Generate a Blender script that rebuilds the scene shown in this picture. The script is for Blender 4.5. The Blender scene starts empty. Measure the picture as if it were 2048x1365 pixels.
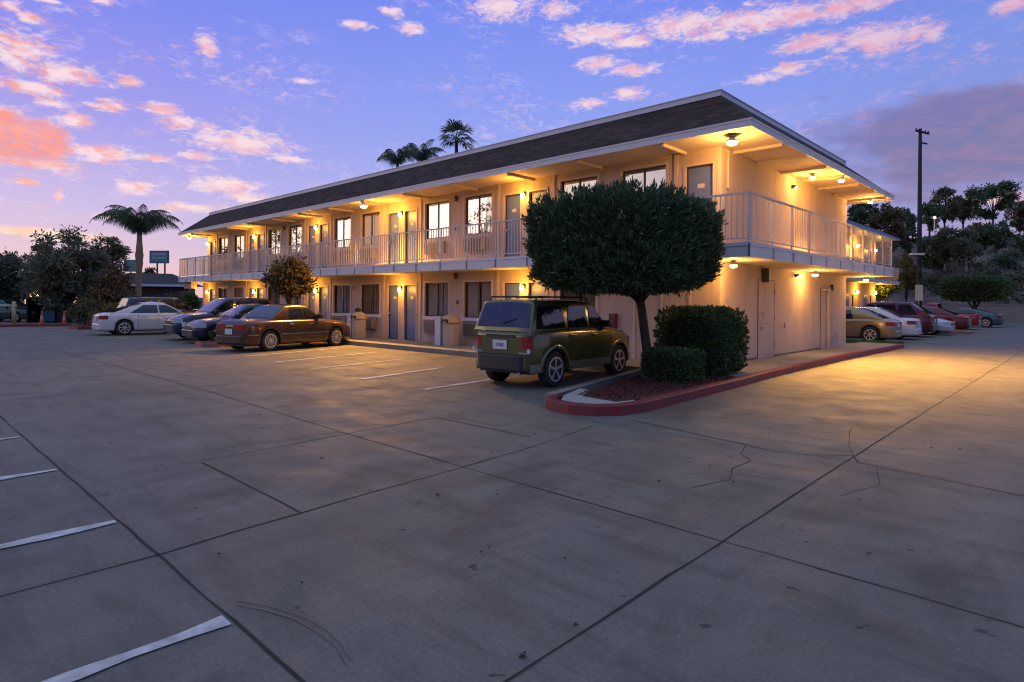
import bpy, math, random
import numpy as np
from math import radians, sin, cos, pi, atan2, asin, sqrt
random.seed(7); RNG = np.random.default_rng(7)
scene = bpy.context.scene
COL = scene.collection

# ------------------------------------------------------------------ camera
CAMP = (5.122, -12.4926, 1.6); HEAD = 0.7583; ROLL = 0.0071; FOC = 1230.47
cd = bpy.data.cameras.new('camera'); cam = bpy.data.objects.new('camera', cd); COL.objects.link(cam)
cam.location = CAMP
from mathutils import Matrix, Vector
cam.rotation_euler = (Matrix.Rotation(HEAD, 4, 'Z') @ Matrix.Rotation(pi/2, 4, 'X') @ Matrix.Rotation(ROLL, 4, 'Z')).to_euler()
cd.sensor_width = 36.0; cd.lens = 36.0 * FOC / 2048.0
cd.shift_x = 0.0; cd.shift_y = -(682.5 - 602.85) / 2048.0
cd.clip_start = 0.1; cd.clip_end = 3000
scene.camera = cam
scene.view_settings.view_transform = 'Standard'; scene.view_settings.look = 'None'
scene.view_settings.exposure = 0.18; scene.view_settings.gamma = 1.0
cyc = scene.cycles
cyc.filter_width = 1.15
cyc.max_bounces = 6; cyc.diffuse_bounces = 3; cyc.glossy_bounces = 3; cyc.transparent_max_bounces = 10
cyc.sample_clamp_indirect = 4.0; cyc.caustics_reflective = False; cyc.caustics_refractive = False
try: cyc.use_denoising = True
except Exception: pass

def ray(px, py):
    dx, dy = px-1024, py-602.85
    x = dx*cos(ROLL)+dy*sin(ROLL); y = -dx*sin(ROLL)+dy*cos(ROLL)
    c, s = cos(HEAD), sin(HEAD); X, Y = x/FOC, 1.0
    return (X*c-Y*s, X*s+Y*c, -y/FOC)
def at(px, depth, py=600):           # world spot seen at a photo column, that many metres ahead
    d = ray(px, py); return (CAMP[0]+d[0]*depth, CAMP[1]+d[1]*depth)
def gpt(px, py):
    d = ray(px, py); t = -1.6/d[2]; return (CAMP[0]+d[0]*t, CAMP[1]+d[1]*t)
def zat(px, py, depth):
    return 1.6 + ray(px, py)[2]*depth

# ------------------------------------------------------------------ world: dusk sky with pink clouds
def L(*rgb):   # sRGB 0-255 -> linear
    return tuple(((v/255)/12.92 if v/255 <= 0.04045 else ((v/255+0.055)/1.055)**2.4) for v in rgb)
world = bpy.data.worlds.new("World"); scene.world = world; world.use_nodes = True
W = world.node_tree; W.nodes.clear()
def wn(t, **k):
    n = W.nodes.new(t)
    for a, b in k.items(): setattr(n, a, b)
    return n
def wl(a, b): W.links.new(a, b)
def wmath(op, a, b=None, c=None, clamp=False):
    n = wn('ShaderNodeMath', operation=op, use_clamp=clamp)
    for i, v in enumerate((a, b, c)):
        if v is None: continue
        if isinstance(v, (int, float)): n.inputs[i].default_value = v
        else: wl(v, n.inputs[i])
    return n.outputs[0]
def wmix(f, a, b, mode='MIX'):
    n = wn('ShaderNodeMix', data_type='RGBA', blend_type=mode)
    for i, v in ((0, f), (6, a), (7, b)):
        if isinstance(v, (int, float)): n.inputs[i].default_value = v
        elif isinstance(v, tuple): n.inputs[i].default_value = (*v, 1)
        else: wl(v, n.inputs[i])
    return n.outputs[2]
def wstep(v, lo, hi):
    n = wn('ShaderNodeMapRange', interpolation_type='SMOOTHSTEP')
    wl(v, n.inputs[0]); n.inputs[1].default_value = lo; n.inputs[2].default_value = hi
    return n.outputs[0]
tc = wn('ShaderNodeTexCoord'); sep = wn('ShaderNodeSeparateXYZ'); wl(tc.outputs['Generated'], sep.inputs[0])
az = wmath('ARCTAN2', sep.outputs[0], sep.outputs[1])         # 0 = +Y, negative towards -X
el = wmath('ARCSINE', sep.outputs[2])
eld = wmath('MULTIPLY', el, 180/pi); azd = wmath('MULTIPLY', az, 180/pi)
# clear-sky gradient by elevation, cool and warm (sunset) side; unseen zenith brightened as fill
def ramp(v, stops):
    r = wn('ShaderNodeValToRGB'); cr = r.color_ramp
    while len(cr.elements) > 1: cr.elements.remove(cr.elements[-1])
    cr.elements[0].position = stops[0][0]; cr.elements[0].color = (*stops[0][1], 1)
    for p, c in stops[1:]:
        e = cr.elements.new(p); e.color = (*c, 1)
    wl(v, r.inputs[0]); return r.outputs[0]
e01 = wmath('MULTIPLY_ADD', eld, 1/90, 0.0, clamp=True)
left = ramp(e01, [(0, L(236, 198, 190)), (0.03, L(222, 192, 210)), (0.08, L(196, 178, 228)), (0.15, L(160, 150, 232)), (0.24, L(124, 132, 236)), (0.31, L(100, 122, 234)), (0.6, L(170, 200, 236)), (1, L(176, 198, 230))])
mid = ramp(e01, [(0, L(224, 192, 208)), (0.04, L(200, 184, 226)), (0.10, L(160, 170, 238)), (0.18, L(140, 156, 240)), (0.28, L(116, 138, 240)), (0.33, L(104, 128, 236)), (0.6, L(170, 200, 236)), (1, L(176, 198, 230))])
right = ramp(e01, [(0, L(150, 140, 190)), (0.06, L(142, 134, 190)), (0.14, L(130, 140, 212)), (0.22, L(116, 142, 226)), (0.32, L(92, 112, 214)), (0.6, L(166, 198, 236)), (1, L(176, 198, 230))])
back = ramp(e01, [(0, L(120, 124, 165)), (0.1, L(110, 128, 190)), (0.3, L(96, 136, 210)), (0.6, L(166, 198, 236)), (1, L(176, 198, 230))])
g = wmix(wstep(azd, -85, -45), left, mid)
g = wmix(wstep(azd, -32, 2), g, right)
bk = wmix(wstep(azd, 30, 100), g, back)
# afterglow around the set sun (behind-left of the camera)
SUNAZ = radians(-124)
dot = wn('ShaderNodeVectorMath', operation='DOT_PRODUCT'); wl(tc.outputs['Generated'], dot.inputs[0])
dot.inputs[1].default_value = (sin(SUNAZ), cos(SUNAZ), 0.06)
glow = wstep(dot.outputs['Value'], 0.80, 0.97)
lowb = wmath('SUBTRACT', 1.0, wstep(eld, 10, 26), clamp=True)
bk2 = wmix(wstep(dot.outputs['Value'], -0.35, 0.45), bk, mid)
west = wmath('LESS_THAN', azd, -90.0)
behind = wmath('MAXIMUM', wmath('LESS_THAN', azd, -92.0), wmath('GREATER_THAN', azd, 100.0))
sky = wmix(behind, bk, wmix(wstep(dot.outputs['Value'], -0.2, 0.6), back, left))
sky = wmix(wmath('MULTIPLY', wmath('MULTIPLY', glow, lowb), 0.95), sky, (1.55, 1.24, 1.02))
# clouds: direction-space puffs broken up by stretched noise (azimuth, elevation in degrees; half sizes; strength)
vec = wn('ShaderNodeCombineXYZ'); wl(azd, vec.inputs[0]); wl(eld, vec.inputs[1])
def blob_dirs(px, py, rx, ry):
    d = ray(px, py); n = sqrt(d[0]**2+d[1]**2+d[2]**2)
    a = math.degrees(atan2(d[0], d[1])); e = math.degrees(asin(d[2]/n))
    k = 57.3/FOC/n
    return a, e, rx*k/ n**0.3, ry*k
CL = [(45,268,80,36),(10,240,36,24),(70,328,80,10),(120,145,80,17),(40,100,50,34),(60,178,66,13),(110,206,34,9),(150,243,30,14),(215,211,30,11),
 (262,164,20,10),(318,219,30,11),(205,305,55,17),(300,316,44,6),(375,247,52,13),(480,284,85,21),(400,312,42,8),(577,318,32,7),(455,371,62,15),
 (492,396,38,11),(385,415,52,9),(414,90,20,18),(275,376,36,11),(54,364,16,7),(118,394,8,10),(55,34,22,11),(20,12,24,12),(205,0,24,8),(90,0,30,5),
 (715,50,28,8),(822,59,28,10),(785,24,24,9),(1005,15,70,22),(1115,22,42,12),(600,162,26,6),
 (1195,68,90,17),(1262,84,40,13),(1370,50,90,22),(1500,40,95,24),(1600,28,60,18),(1690,15,72,20),(1630,86,70,17),(1765,75,90,27),(1868,68,30,14),
 (1578,138,42,11),(1520,158,44,8),(1195,128,40,12),(1270,140,46,10),(1262,187,36,9),(1174,208,28,9),(2025,8,34,14),(1420,70,50,10),
 (120,470,90,10),(30,462,60,9),(230,432,40,5),(1990,398,60,12)]
md = None
for (px, py, rx, ry) in CL:
    a, e, sa, se = blob_dirs(px, py, rx, ry)
    v = wn('ShaderNodeVectorMath', operation='MULTIPLY_ADD'); wl(vec.outputs[0], v.inputs[0])
    v.inputs[1].default_value = (1/sa, 1/se, 0); v.inputs[2].default_value = (-a/sa, -e/se, 0)
    l = wn('ShaderNodeVectorMath', operation='LENGTH'); wl(v.outputs[0], l.inputs[0])
    md = l.outputs['Value'] if md is None else wmath('MINIMUM', md, l.outputs['Value'])
def wnoise(scale, detail, rough, off=0.0, dist=0.0):
    m = wn('ShaderNodeMapping'); wl(vec.outputs[0], m.inputs[0]); m.inputs['Scale'].default_value = scale
    m.inputs['Location'].default_value = (off, off*1.7, off*.3); m.inputs['Rotation'].default_value = (0, 0, -0.18)
    n = wn('ShaderNodeTexNoise'); wl(m.outputs[0], n.inputs['Vector']); n.inputs['Scale'].default_value = 1.0
    n.inputs['Detail'].default_value = detail; n.inputs['Roughness'].default_value = rough; n.inputs['Distortion'].default_value = dist
    return n.outputs[0]
n1 = wnoise((0.36, 0.85, 1), 9, 0.70, 3.1, 0.5)
n2 = wnoise((0.16, 0.42, 1), 3, 0.5, 11.0)
n3 = wnoise((0.55, 1.1, 1), 5, 0.6, 23.0)
n1b = wnoise((0.95, 2.3, 1), 6, 0.66, 7.7, 0.8)
nn = wmath('ADD', wmath('MULTIPLY', wmath('SUBTRACT', n1, 0.5), 2.6), wmath('MULTIPLY', wmath('SUBTRACT', n1b, 0.5), 3.0))
dens = wmath('ADD', md, nn)
cl = wmath('SUBTRACT', 1.0, wstep(dens, 0.2, 1.6))
n4 = wnoise((0.10, 0.26, 1), 2, 0.5, 31.0)
veil = wmath('MULTIPLY', wmath('MULTIPLY', wmath('SUBTRACT', 1.0, wstep(nn, -0.75, 0.1)), wstep(n4, 0.42, 0.62)), 0.42)
cl = wmath('MAXIMUM', cl, veil)
# scattered clouds over the rest of the dome, outside the view
oth = wmath('MULTIPLY', wstep(n2, 0.56, 0.72), wmath('MAXIMUM', behind, wstep(eld, 30, 36)))
warm = wmix(wstep(azd, -84, -62), L(252, 160, 142), L(250, 196, 208))
warm = wmix(wstep(azd, -40, -20), warm, L(238, 172, 190))
warm = wmix(wstep(n3, 0.38, 0.58), warm, wmix(wstep(azd, -30, -5), L(255, 222, 224), L(226, 188, 214)))
warm = wmix(wmath('MULTIPLY', wmath('SUBTRACT', 1.0, wstep(eld, 3, 10)), 0.7), warm, L(255, 226, 190))
sky = wmix(wmath('MULTIPLY', cl, 0.88), sky, warm)
sky = wmix(wmath('MULTIPLY', oth, 0.35), sky, L(190, 150, 170))
# the orange core low on the left and the mauve bank on the right
def spot(px, py, rx, ry, col, k, wob=1.2):
    a, e, sa, se = blob_dirs(px, py, rx, ry)
    v = wn('ShaderNodeVectorMath', operation='MULTIPLY_ADD'); wl(vec.outputs[0], v.inputs[0])
    v.inputs[1].default_value = (1/sa, 1/se, 0); v.inputs[2].default_value = (-a/sa, -e/se, 0)
    l = wn('ShaderNodeVectorMath', operation='LENGTH'); wl(v.outputs[0], l.inputs[0])
    d = wmath('ADD', l.outputs['Value'], wmath('MULTIPLY', wmath('SUBTRACT', n2, 0.5), wob))
    return wmix(wmath('MULTIPLY', wmath('SUBTRACT', 1.0, wstep(d, 0.45, 1.15)), k), sky, col)
sky = spot(1960, 270, 330, 120, wmix(wstep(n1, 0.4, 0.62), L(132, 110, 158), L(106, 104, 160)), 0.85, 2.4)
sky = spot(1760, 250, 200, 50, L(118, 112, 176), 0.5, 2.6)
sky = spot(42, 266, 92, 42, wmix(wstep(n1b, 0.4, 0.6), L(250, 138, 116), L(226, 140, 160)), 0.8, 3.0)
sky = spot(30, 316, 90, 18, L(235, 150, 150), 0.5, 1.0)
sk = wn('ShaderNodeTexSky', sky_type='NISHITA', sun_disc=False, sun_elevation=radians(1.0), sun_rotation=SUNAZ)
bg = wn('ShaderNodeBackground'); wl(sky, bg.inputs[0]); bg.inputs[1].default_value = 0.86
bg2 = wn('ShaderNodeBackground'); wl(sk.outputs[0], bg2.inputs[0]); bg2.inputs[1].default_value = 0.05
ad = wn('ShaderNodeAddShader'); wl(bg.outputs[0], ad.inputs[0]); wl(bg2.outputs[0], ad.inputs[1])
wo = wn('ShaderNodeOutputWorld'); wl(ad.outputs[0], wo.inputs[0])

# ------------------------------------------------------------------ materials
MATS = {}
def mat(name, col=(0.5, 0.5, 0.5), rough=0.6, metal=0.0, coat=0.0, spec=0.5, noise=None, bump=0.0, bscale=40, emis=None, estr=0.0, var=0.0, trans=0.0):
    """noise=(scale, amount, colour2)"""
    if name in MATS: return MATS[name]
    m = bpy.data.materials.new(name); m.use_nodes = True; nt = m.node_tree; b = nt.nodes['Principled BSDF']
    b.inputs['Base Color'].default_value = (*col, 1); b.inputs['Roughness'].default_value = rough
    b.inputs['Metallic'].default_value = metal; b.inputs['Coat Weight'].default_value = coat
    b.inputs['Coat Roughness'].default_value = 0.06; b.inputs['Specular IOR Level'].default_value = spec
    geo = nt.nodes.new('ShaderNodeNewGeometry')
    cur = None
    if noise:
        sc, amt, c2 = noise
        n = nt.nodes.new('ShaderNodeTexNoise'); n.inputs['Scale'].default_value = sc; n.inputs['Detail'].default_value = 6; n.inputs['Roughness'].default_value = 0.62
        nt.links.new(geo.outputs['Position'], n.inputs['Vector'])
        r = nt.nodes.new('ShaderNodeMapRange'); r.inputs[1].default_value = 0.35; r.inputs[2].default_value = 0.68; r.inputs[4].default_value = amt
        nt.links.new(n.outputs[0], r.inputs[0])
        x = nt.nodes.new('ShaderNodeMix'); x.data_type = 'RGBA'; x.inputs[6].default_value = (*col, 1); x.inputs[7].default_value = (*c2, 1)
        nt.links.new(r.outputs[0], x.inputs[0]); cur = x.outputs[2]
    if var:
        h = nt.nodes.new('ShaderNodeHueSaturation'); r = nt.nodes.new('ShaderNodeMapRange')
        r.inputs[3].default_value = 1-var; r.inputs[4].default_value = 1+var
        nt.links.new(geo.outputs['Random Per Island'], r.inputs[0]); nt.links.new(r.outputs[0], h.inputs['Value'])
        if cur is None: h.inputs['Color'].default_value = (*col, 1)
        else: nt.links.new(cur, h.inputs['Color'])
        cur = h.outputs[0]
    if cur is not None: nt.links.new(cur, b.inputs['Base Color'])
    if bump:
        n = nt.nodes.new('ShaderNodeTexNoise'); n.inputs['Scale'].default_value = bscale; n.inputs['Detail'].default_value = 5
        nt.links.new(geo.outputs['Position'], n.inputs['Vector'])
        bp = nt.nodes.new('ShaderNodeBump'); bp.inputs['Strength'].default_value = bump; bp.inputs['Distance'].default_value = 0.02
        nt.links.new(n.outputs[0], bp.inputs['Height']); nt.links.new(bp.outputs[0], b.inputs['Normal'])
    if emis:
        b.inputs['Emission Color'].default_value = (*emis, 1); b.inputs['Emission Strength'].default_value = estr
    if trans:   # thin leaves let light through
        t = nt.nodes.new('ShaderNodeBsdfTranslucent'); mx = nt.nodes.new('ShaderNodeMixShader'); mx.inputs[0].default_value = trans
        if cur is not None: nt.links.new(cur, t.inputs[0])
        else: t.inputs[0].default_value = (*col, 1)
        out = nt.nodes['Material Output']; nt.links.new(b.outputs[0], mx.inputs[1]); nt.links.new(t.outputs[0], mx.inputs[2]); nt.links.new(mx.outputs[0], out.inputs[0])
    MATS[name] = m; return m
def glassmat(name, tint, refl, rough=0.02):
    if name in MATS: return MATS[name]
    m = bpy.data.materials.new(name); m.use_nodes = True; nt = m.node_tree; nt.nodes.clear()
    t = nt.nodes.new('ShaderNodeBsdfTransparent'); t.inputs[0].default_value = (*tint, 1)
    g_ = nt.nodes.new('ShaderNodeBsdfGlossy'); g_.inputs['Roughness'].default_value = rough; g_.inputs[0].default_value = (0.95, 0.97, 1, 1)
    f = nt.nodes.new('ShaderNodeLayerWeight'); f.inputs[0].default_value = 0.5
    pw = nt.nodes.new('ShaderNodeMath'); pw.operation = 'POWER'; pw.inputs[1].default_value = 4.0; nt.links.new(f.outputs['Facing'], pw.inputs[0])
    a = nt.nodes.new('ShaderNodeMath'); a.operation = 'MULTIPLY_ADD'; a.inputs[1].default_value = 0.9; a.inputs[2].default_value = refl; a.use_clamp = True
    nt.links.new(pw.outputs[0], a.inputs[0])
    mx = nt.nodes.new('ShaderNodeMixShader'); nt.links.new(a.outputs[0], mx.inputs[0]); nt.links.new(t.outputs[0], mx.inputs[1]); nt.links.new(g_.outputs[0], mx.inputs[2])
    o = nt.nodes.new('ShaderNodeOutputMaterial'); nt.links.new(mx.outputs[0], o.inputs[0])
    MATS[name] = m; return m

M_STUCCO = mat('stucco', (0.56, 0.44, 0.35), 0.85, noise=(1.3, 0.5, (0.46, 0.36, 0.28)), bump=0.35, bscale=55)
_nt = M_STUCCO.node_tree; _b = _nt.nodes['Principled BSDF']; _src = _b.inputs['Base Color'].links[0].from_socket
_mp = _nt.nodes.new('ShaderNodeMapping'); _mp.inputs['Scale'].default_value = (3.2, 3.2, .28); _g = _nt.nodes.new('ShaderNodeNewGeometry'); _nt.links.new(_g.outputs['Position'], _mp.inputs[0])
_n = _nt.nodes.new('ShaderNodeTexNoise'); _n.inputs['Scale'].default_value = 1.0; _n.inputs['Detail'].default_value = 7; _n.inputs['Roughness'].default_value = .7; _nt.links.new(_mp.outputs[0], _n.inputs['Vector'])
_r = _nt.nodes.new('ShaderNodeMapRange'); _r.inputs[1].default_value = .48; _r.inputs[2].default_value = .72; _r.inputs[4].default_value = .6; _nt.links.new(_n.outputs[0], _r.inputs[0])
_x = _nt.nodes.new('ShaderNodeMix'); _x.data_type = 'RGBA'; _nt.links.new(_r.outputs[0], _x.inputs[0]); _nt.links.new(_src, _x.inputs[6]); _x.inputs[7].default_value = (.36, .27, .20, 1)
_nt.links.new(_x.outputs[2], _b.inputs['Base Color'])
M_TRIM = mat('trim_paint', (0.60, 0.48, 0.38), 0.6, noise=(3, 0.3, (0.50, 0.40, 0.31)))
M_WHITE = mat('white_paint', (0.62, 0.62, 0.63), 0.5, noise=(2.5, 0.35, (0.48, 0.48, 0.49)))
M_SOFFIT = mat('soffit_paint', (0.62, 0.52, 0.42), 0.8, noise=(2, 0.4, (0.52, 0.43, 0.34)), bump=0.15, bscale=30)
M_DOOR = mat('blue_door', (0.12, 0.17, 0.34), 0.4, noise=(2, 0.3, (0.09, 0.13, 0.27)))
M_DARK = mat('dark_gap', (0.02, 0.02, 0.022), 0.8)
M_DFRAME = mat('bronze_frame', (0.06, 0.045, 0.035), 0.4, metal=0.4)
M_AL = mat('aluminium', (0.45, 0.45, 0.46), 0.35, metal=0.8)
M_RAIL = mat('rail_paint', (0.58, 0.55, 0.50), 0.5, noise=(6, 0.4, (0.46, 0.43, 0.39)))
M_CURT = mat('brown_curtain', (0.36, 0.25, 0.16), 0.9, noise=(3, 0.4, (0.26, 0.18, 0.12)))
M_CURT2 = mat('pale_curtain', (0.55, 0.49, 0.40), 0.9, noise=(3, 0.4, (0.40, 0.35, 0.29)))
M_AC = mat('ac_grille', (0.20, 0.16, 0.13), 0.6, noise=(8, 0.4, (0.14, 0.11, 0.09)))
M_TAN = mat('tan_wood', (0.42, 0.28, 0.14), 0.6)
M_GLASSW = glassmat('window_glass', (0.55, 0.55, 0.55), 0.52)
M_GLASSL = glassmat('curtained_glass', (0.92, 0.91, 0.90), 0.045)
M_BULB = mat('lamp_glow', (1, .9, .7), 0.5, emis=(1.0, 0.60, 0.18), estr=14.0)
M_FLOODG = mat('flood_glow', (1, .9, .7), 0.5, emis=(1.0, 0.72, 0.36), estr=22.0)
M_BLACK = mat('black_metal', (0.02, 0.018, 0.018), 0.5)
M_RED = mat('red_paint', (0.16, 0.012, 0.014), 0.5, noise=(5, 0.6, (0.10, 0.01, 0.01)))
M_RUB = mat('rubber', (0.02, 0.02, 0.021), 0.8)
M_CHROME = mat('chrome', (0.7, 0.7, 0.72), 0.15, metal=1.0)
M_RIM = mat('alloy', (0.62, 0.60, 0.57), 0.35, metal=0.5)
M_CGLASS = glassmat('car_glass', (0.10, 0.12, 0.13), 0.16)
M_TAIL = mat('tail_lens', (0.35, 0.02, 0.015), 0.15, coat=0.6)
M_HEADL = mat('head_lens', (0.55, 0.56, 0.58), 0.12, coat=1.0)
M_PLAST = mat('black_plastic', (0.018, 0.019, 0.021), 0.5)
M_PLATE = mat('licence_plate', (0.62, 0.64, 0.66), 0.4)
M_BARK = mat('bark', (0.075, 0.055, 0.04), 0.9, noise=(9, 0.8, (0.035, 0.026, 0.02)), bump=0.8, bscale=25)
M_BARKG = mat('grey_bark', (0.16, 0.14, 0.12), 0.9, noise=(9, 0.8, (0.08, 0.07, 0.06)), bump=0.8, bscale=25)
M_BARKP = mat('pale_bark', (0.42, 0.36, 0.31), 0.85, noise=(3, 0.8, (0.24, 0.19, 0.15)))

# ------------------------------------------------------------------ mesh helpers
class MB:
    def __init__(s): s.v = []; s.f = []; s.m = []; s.mi = 0
    def add(s, vs, fs):
        o = len(s.v); s.v += [tuple(v) for v in vs]; s.f += [tuple(o+i for i in f) for f in fs]; s.m += [s.mi]*len(fs); return s
    def box(s, x0, x1, y0, y1, z0, z1):
        return s.add([(x0,y0,z0),(x1,y0,z0),(x1,y1,z0),(x0,y1,z0),(x0,y0,z1),(x1,y0,z1),(x1,y1,z1),(x0,y1,z1)],
                     [(0,3,2,1),(4,5,6,7),(0,1,5,4),(1,2,6,5),(2,3,7,6),(3,0,4,7)])
    def poly(s, pts, face=None): return s.add(pts, [tuple(range(len(pts)))])
    def prism(s, pts, z0, z1):
        n = len(pts); vs = [(x, y, z0) for x, y in pts]+[(x, y, z1) for x, y in pts]
        fs = [tuple(range(n))[::-1], tuple(range(n, 2*n))]+[(i, (i+1) % n, n+(i+1) % n, n+i) for i in range(n)]
        return s.add(vs, fs)
    def tube(s, pts, rs, n=8, cap=True):
        pts = [Vector(p) for p in pts]
        if isinstance(rs, (int, float)): rs = [rs]*len(pts)
        o = []; 
        for i, p in enumerate(pts):
            d = (pts[min(i+1, len(pts)-1)]-pts[max(i-1, 0)]).normalized()
            a = d.cross(Vector((0, 0, 1)))
            if a.length < 1e-3: a = d.cross(Vector((0, 1, 0)))
            a.normalize(); b = d.cross(a)
            o.append([p+(a*cos(2*pi*k/n)+b*sin(2*pi*k/n))*rs[i] for k in range(n)])
        vs = [v for r in o for v in r]; fs = []
        for i in range(len(o)-1):
            for k in range(n):
                fs.append((i*n+k, i*n+(k+1) % n, (i+1)*n+(k+1) % n, (i+1)*n+k))
        if cap: fs += [tuple(range(n))[::-1], tuple(range((len(o)-1)*n, len(o)*n))]
        return s.add(vs, fs)
    def lathe(s, prof, c=(0, 0, 0), axis='Z', n=16):   # prof [(r, h)]
        vs = []
        for r, h in prof:
            for k in range(n):
                a = 2*pi*k/n; p = (r*cos(a), r*sin(a), h)
                if axis == 'Y': p = (r*cos(a), h, r*sin(a))
                if axis == 'X': p = (h, r*cos(a), r*sin(a))
                vs.append((c[0]+p[0], c[1]+p[1], c[2]+p[2]))
        fs = [(i*n+k, i*n+(k+1) % n, (i+1)*n+(k+1) % n, (i+1)*n+k) for i in range(len(prof)-1) for k in range(n)]
        fs += [tuple(range(n))[::-1], tuple(range((len(prof)-1)*n, len(prof)*n))]
        return s.add(vs, fs)
    def build(s, name, mats, parent=None, smooth=False, bevel=0.0, **props):
        me = bpy.data.meshes.new(name); me.from_pydata(s.v, [], s.f)
        if not isinstance(mats, (list, tuple)): mats = [mats]
        for m in mats: me.materials.append(m)
        if len(mats) > 1: me.polygons.foreach_set('material_index', s.m)
        import bmesh
        bm = bmesh.new(); bm.from_mesh(me); bmesh.ops.recalc_face_normals(bm, faces=bm.faces); bm.to_mesh(me); bm.free()
        if smooth: me.shade_smooth()
        o = bpy.data.objects.new(name, me); COL.objects.link(o)
        if parent: o.parent = parent
        if bevel:
            b = o.modifiers.new('bevel', 'BEVEL'); b.width = bevel; b.segments = 2; b.limit_method = 'ANGLE'
        for k, v in props.items(): o[k] = v
        return o
def thing(name, label, cat, loc=(0, 0, 0), rz=0.0, group=None):
    o = bpy.data.objects.new(name, None); COL.objects.link(o); o.location = loc; o.rotation_euler = (0, 0, rz)
    o.empty_display_size = 0.3; o['label'] = label; o['category'] = cat
    if group: o['group'] = group
    return o
def tag(o, label, cat, group=None):
    o['label'] = label; o['category'] = cat
    if group: o['group'] = group
    return o
def copy_tree(o, parent=None):
    kids = [c for c in bpy.data.objects if c.parent == o]
    c = o.copy(); COL.objects.link(c); c.parent = parent
    for k in kids: copy_tree(k, c)
    return c

def raw_mesh(name, V, F, mats, parent=None, smooth=False):
    """fast numpy quads mesh; V (n,3), F (m,4)"""
    me = bpy.data.meshes.new(name); me.vertices.add(len(V)); me.vertices.foreach_set('co', np.asarray(V, np.float32).ravel())
    k = F.shape[1]; me.loops.add(F.size); me.loops.foreach_set('vertex_index', F.astype(np.int32).ravel())
    me.polygons.add(len(F)); me.polygons.foreach_set('loop_start', np.arange(0, F.size, k, dtype=np.int32)); me.polygons.foreach_set('loop_total', np.full(len(F), k, np.int32))
    me.update(calc_edges=True); me.validate()
    for m in (mats if isinstance(mats, (list, tuple)) else [mats]): me.materials.append(m)
    o = bpy.data.objects.new(name, me); COL.objects.link(o)
    if parent: o.parent = parent
    return o
def leaves(P, Nrm, length, width, jit=0.6, rng=RNG):
    """leaf quads at points P, leaning along Nrm with jitter"""
    n = len(P); d = Nrm+rng.normal(0, jit, (n, 3)); d /= np.linalg.norm(d, axis=1)[:, None]+1e-9
    r = rng.normal(0, 1, (n, 3)); a = np.cross(d, r); a /= np.linalg.norm(a, axis=1)[:, None]+1e-9
    l = (length*rng.uniform(0.6, 1.3, n))[:, None]; w = (width*rng.uniform(0.7, 1.3, n))[:, None]
    V = np.stack([P, P+d*l*0.5+a*w*0.5, P+d*l, P+d*l*0.5-a*w*0.5], 1).reshape(-1, 3)
    return V, np.arange(4*n).reshape(n, 4)

# ------------------------------------------------------------------ ground
def ground_material():
    m = bpy.data.materials.new('weathered_concrete'); m.use_nodes = True; nt = m.node_tree; b = nt.nodes['Principled BSDF']
    geo = nt.nodes.new('ShaderNodeNewGeometry')
    def noi(scale, det, ro, sx=1, sy=1, rot=0):
        mp = nt.nodes.new('ShaderNodeMapping'); mp.inputs['Scale'].default_value = (sx, sy, 1); mp.inputs['Rotation'].default_value = (0, 0, rot)
        nt.links.new(geo.outputs['Position'], mp.inputs[0])
        n = nt.nodes.new('ShaderNodeTexNoise'); n.inputs['Scale'].default_value = scale; n.inputs['Detail'].default_value = det; n.inputs['Roughness'].default_value = ro
        nt.links.new(mp.outputs[0], n.inputs['Vector']); return n.outputs[0]
    def rng_(v, a, b_, c=0., d=1.):
        r = nt.nodes.new('ShaderNodeMapRange'); nt.links.new(v, r.inputs[0])
        for i, q in enumerate((a, b_, c, d)): r.inputs[i+1].default_value = q
        return r.outputs[0]
    def mix(f, a, b_, mode='MIX'):
        x = nt.nodes.new('ShaderNodeMix'); x.data_type = 'RGBA'; x.blend_type = mode
        for i, v in ((0, f), (6, a), (7, b_)):
            if isinstance(v, tuple): x.inputs[i].default_value = (*v, 1)
            elif isinstance(v, float): x.inputs[i].default_value = v
            else: nt.links.new(v, x.inputs[i])
        return x.outputs[2]
    c = mix(rng_(noi(0.35, 4, .6), .3, .7), (0.176, 0.166, 0.144), (0.128, 0.121, 0.106))
    c = mix(rng_(noi(1.1, 8, .7, 1.6, .5, 0.3), .42, .68), c, (0.202, 0.191, 0.166))
    c = mix(rng_(noi(2.2, 7, .68, .35, 1.5, 0.2), .48, .70, 0, .8), c, (0.075, 0.070, 0.062))
    c = mix(rng_(noi(0.8, 7, .7, 1, .4, 1.0), .53, .64, 0, .75), c, (0.080, 0.075, 0.066))
    c = mix(rng_(noi(42, 6, .75), .35, .7, 0, .62), c, (0.062, 0.060, 0.051))
    c = mix(rng_(noi(19, 5, .75), .62, .70, 0, .75), c, (0.055, 0.05, 0.046))
    c = mix(rng_(noi(6, 2, .6), .70, .74, 0, .8), c, (0.035, 0.032, 0.03))
    nt.links.new(c, b.inputs['Base Color'])
    nt.links.new(rng_(noi(1.5, 6, .6), .3, .7, .62, .85), b.inputs['Roughness']); b.inputs['Specular IOR Level'].default_value = 0.35
    bp = nt.nodes.new('ShaderNodeBump'); bp.inputs['Strength'].default_value = 0.35; bp.inputs['Distance'].default_value = 0.01
    nt.links.new(noi(60, 6, .7), bp.inputs['Height']); nt.links.new(bp.outputs[0], b.inputs['Normal'])
    return m
M_CONC = ground_material()
M_WALK = mat('walk_concrete', (0.24, 0.225, 0.19), 0.8, noise=(2.5, 0.7, (0.15, 0.14, 0.12)), bump=0.3, bscale=50)
M_JOINT = mat('joint_tar', (0.012, 0.011, 0.01), 0.9, noise=(6, 0.6, (0.035, 0.032, 0.03)))
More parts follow.
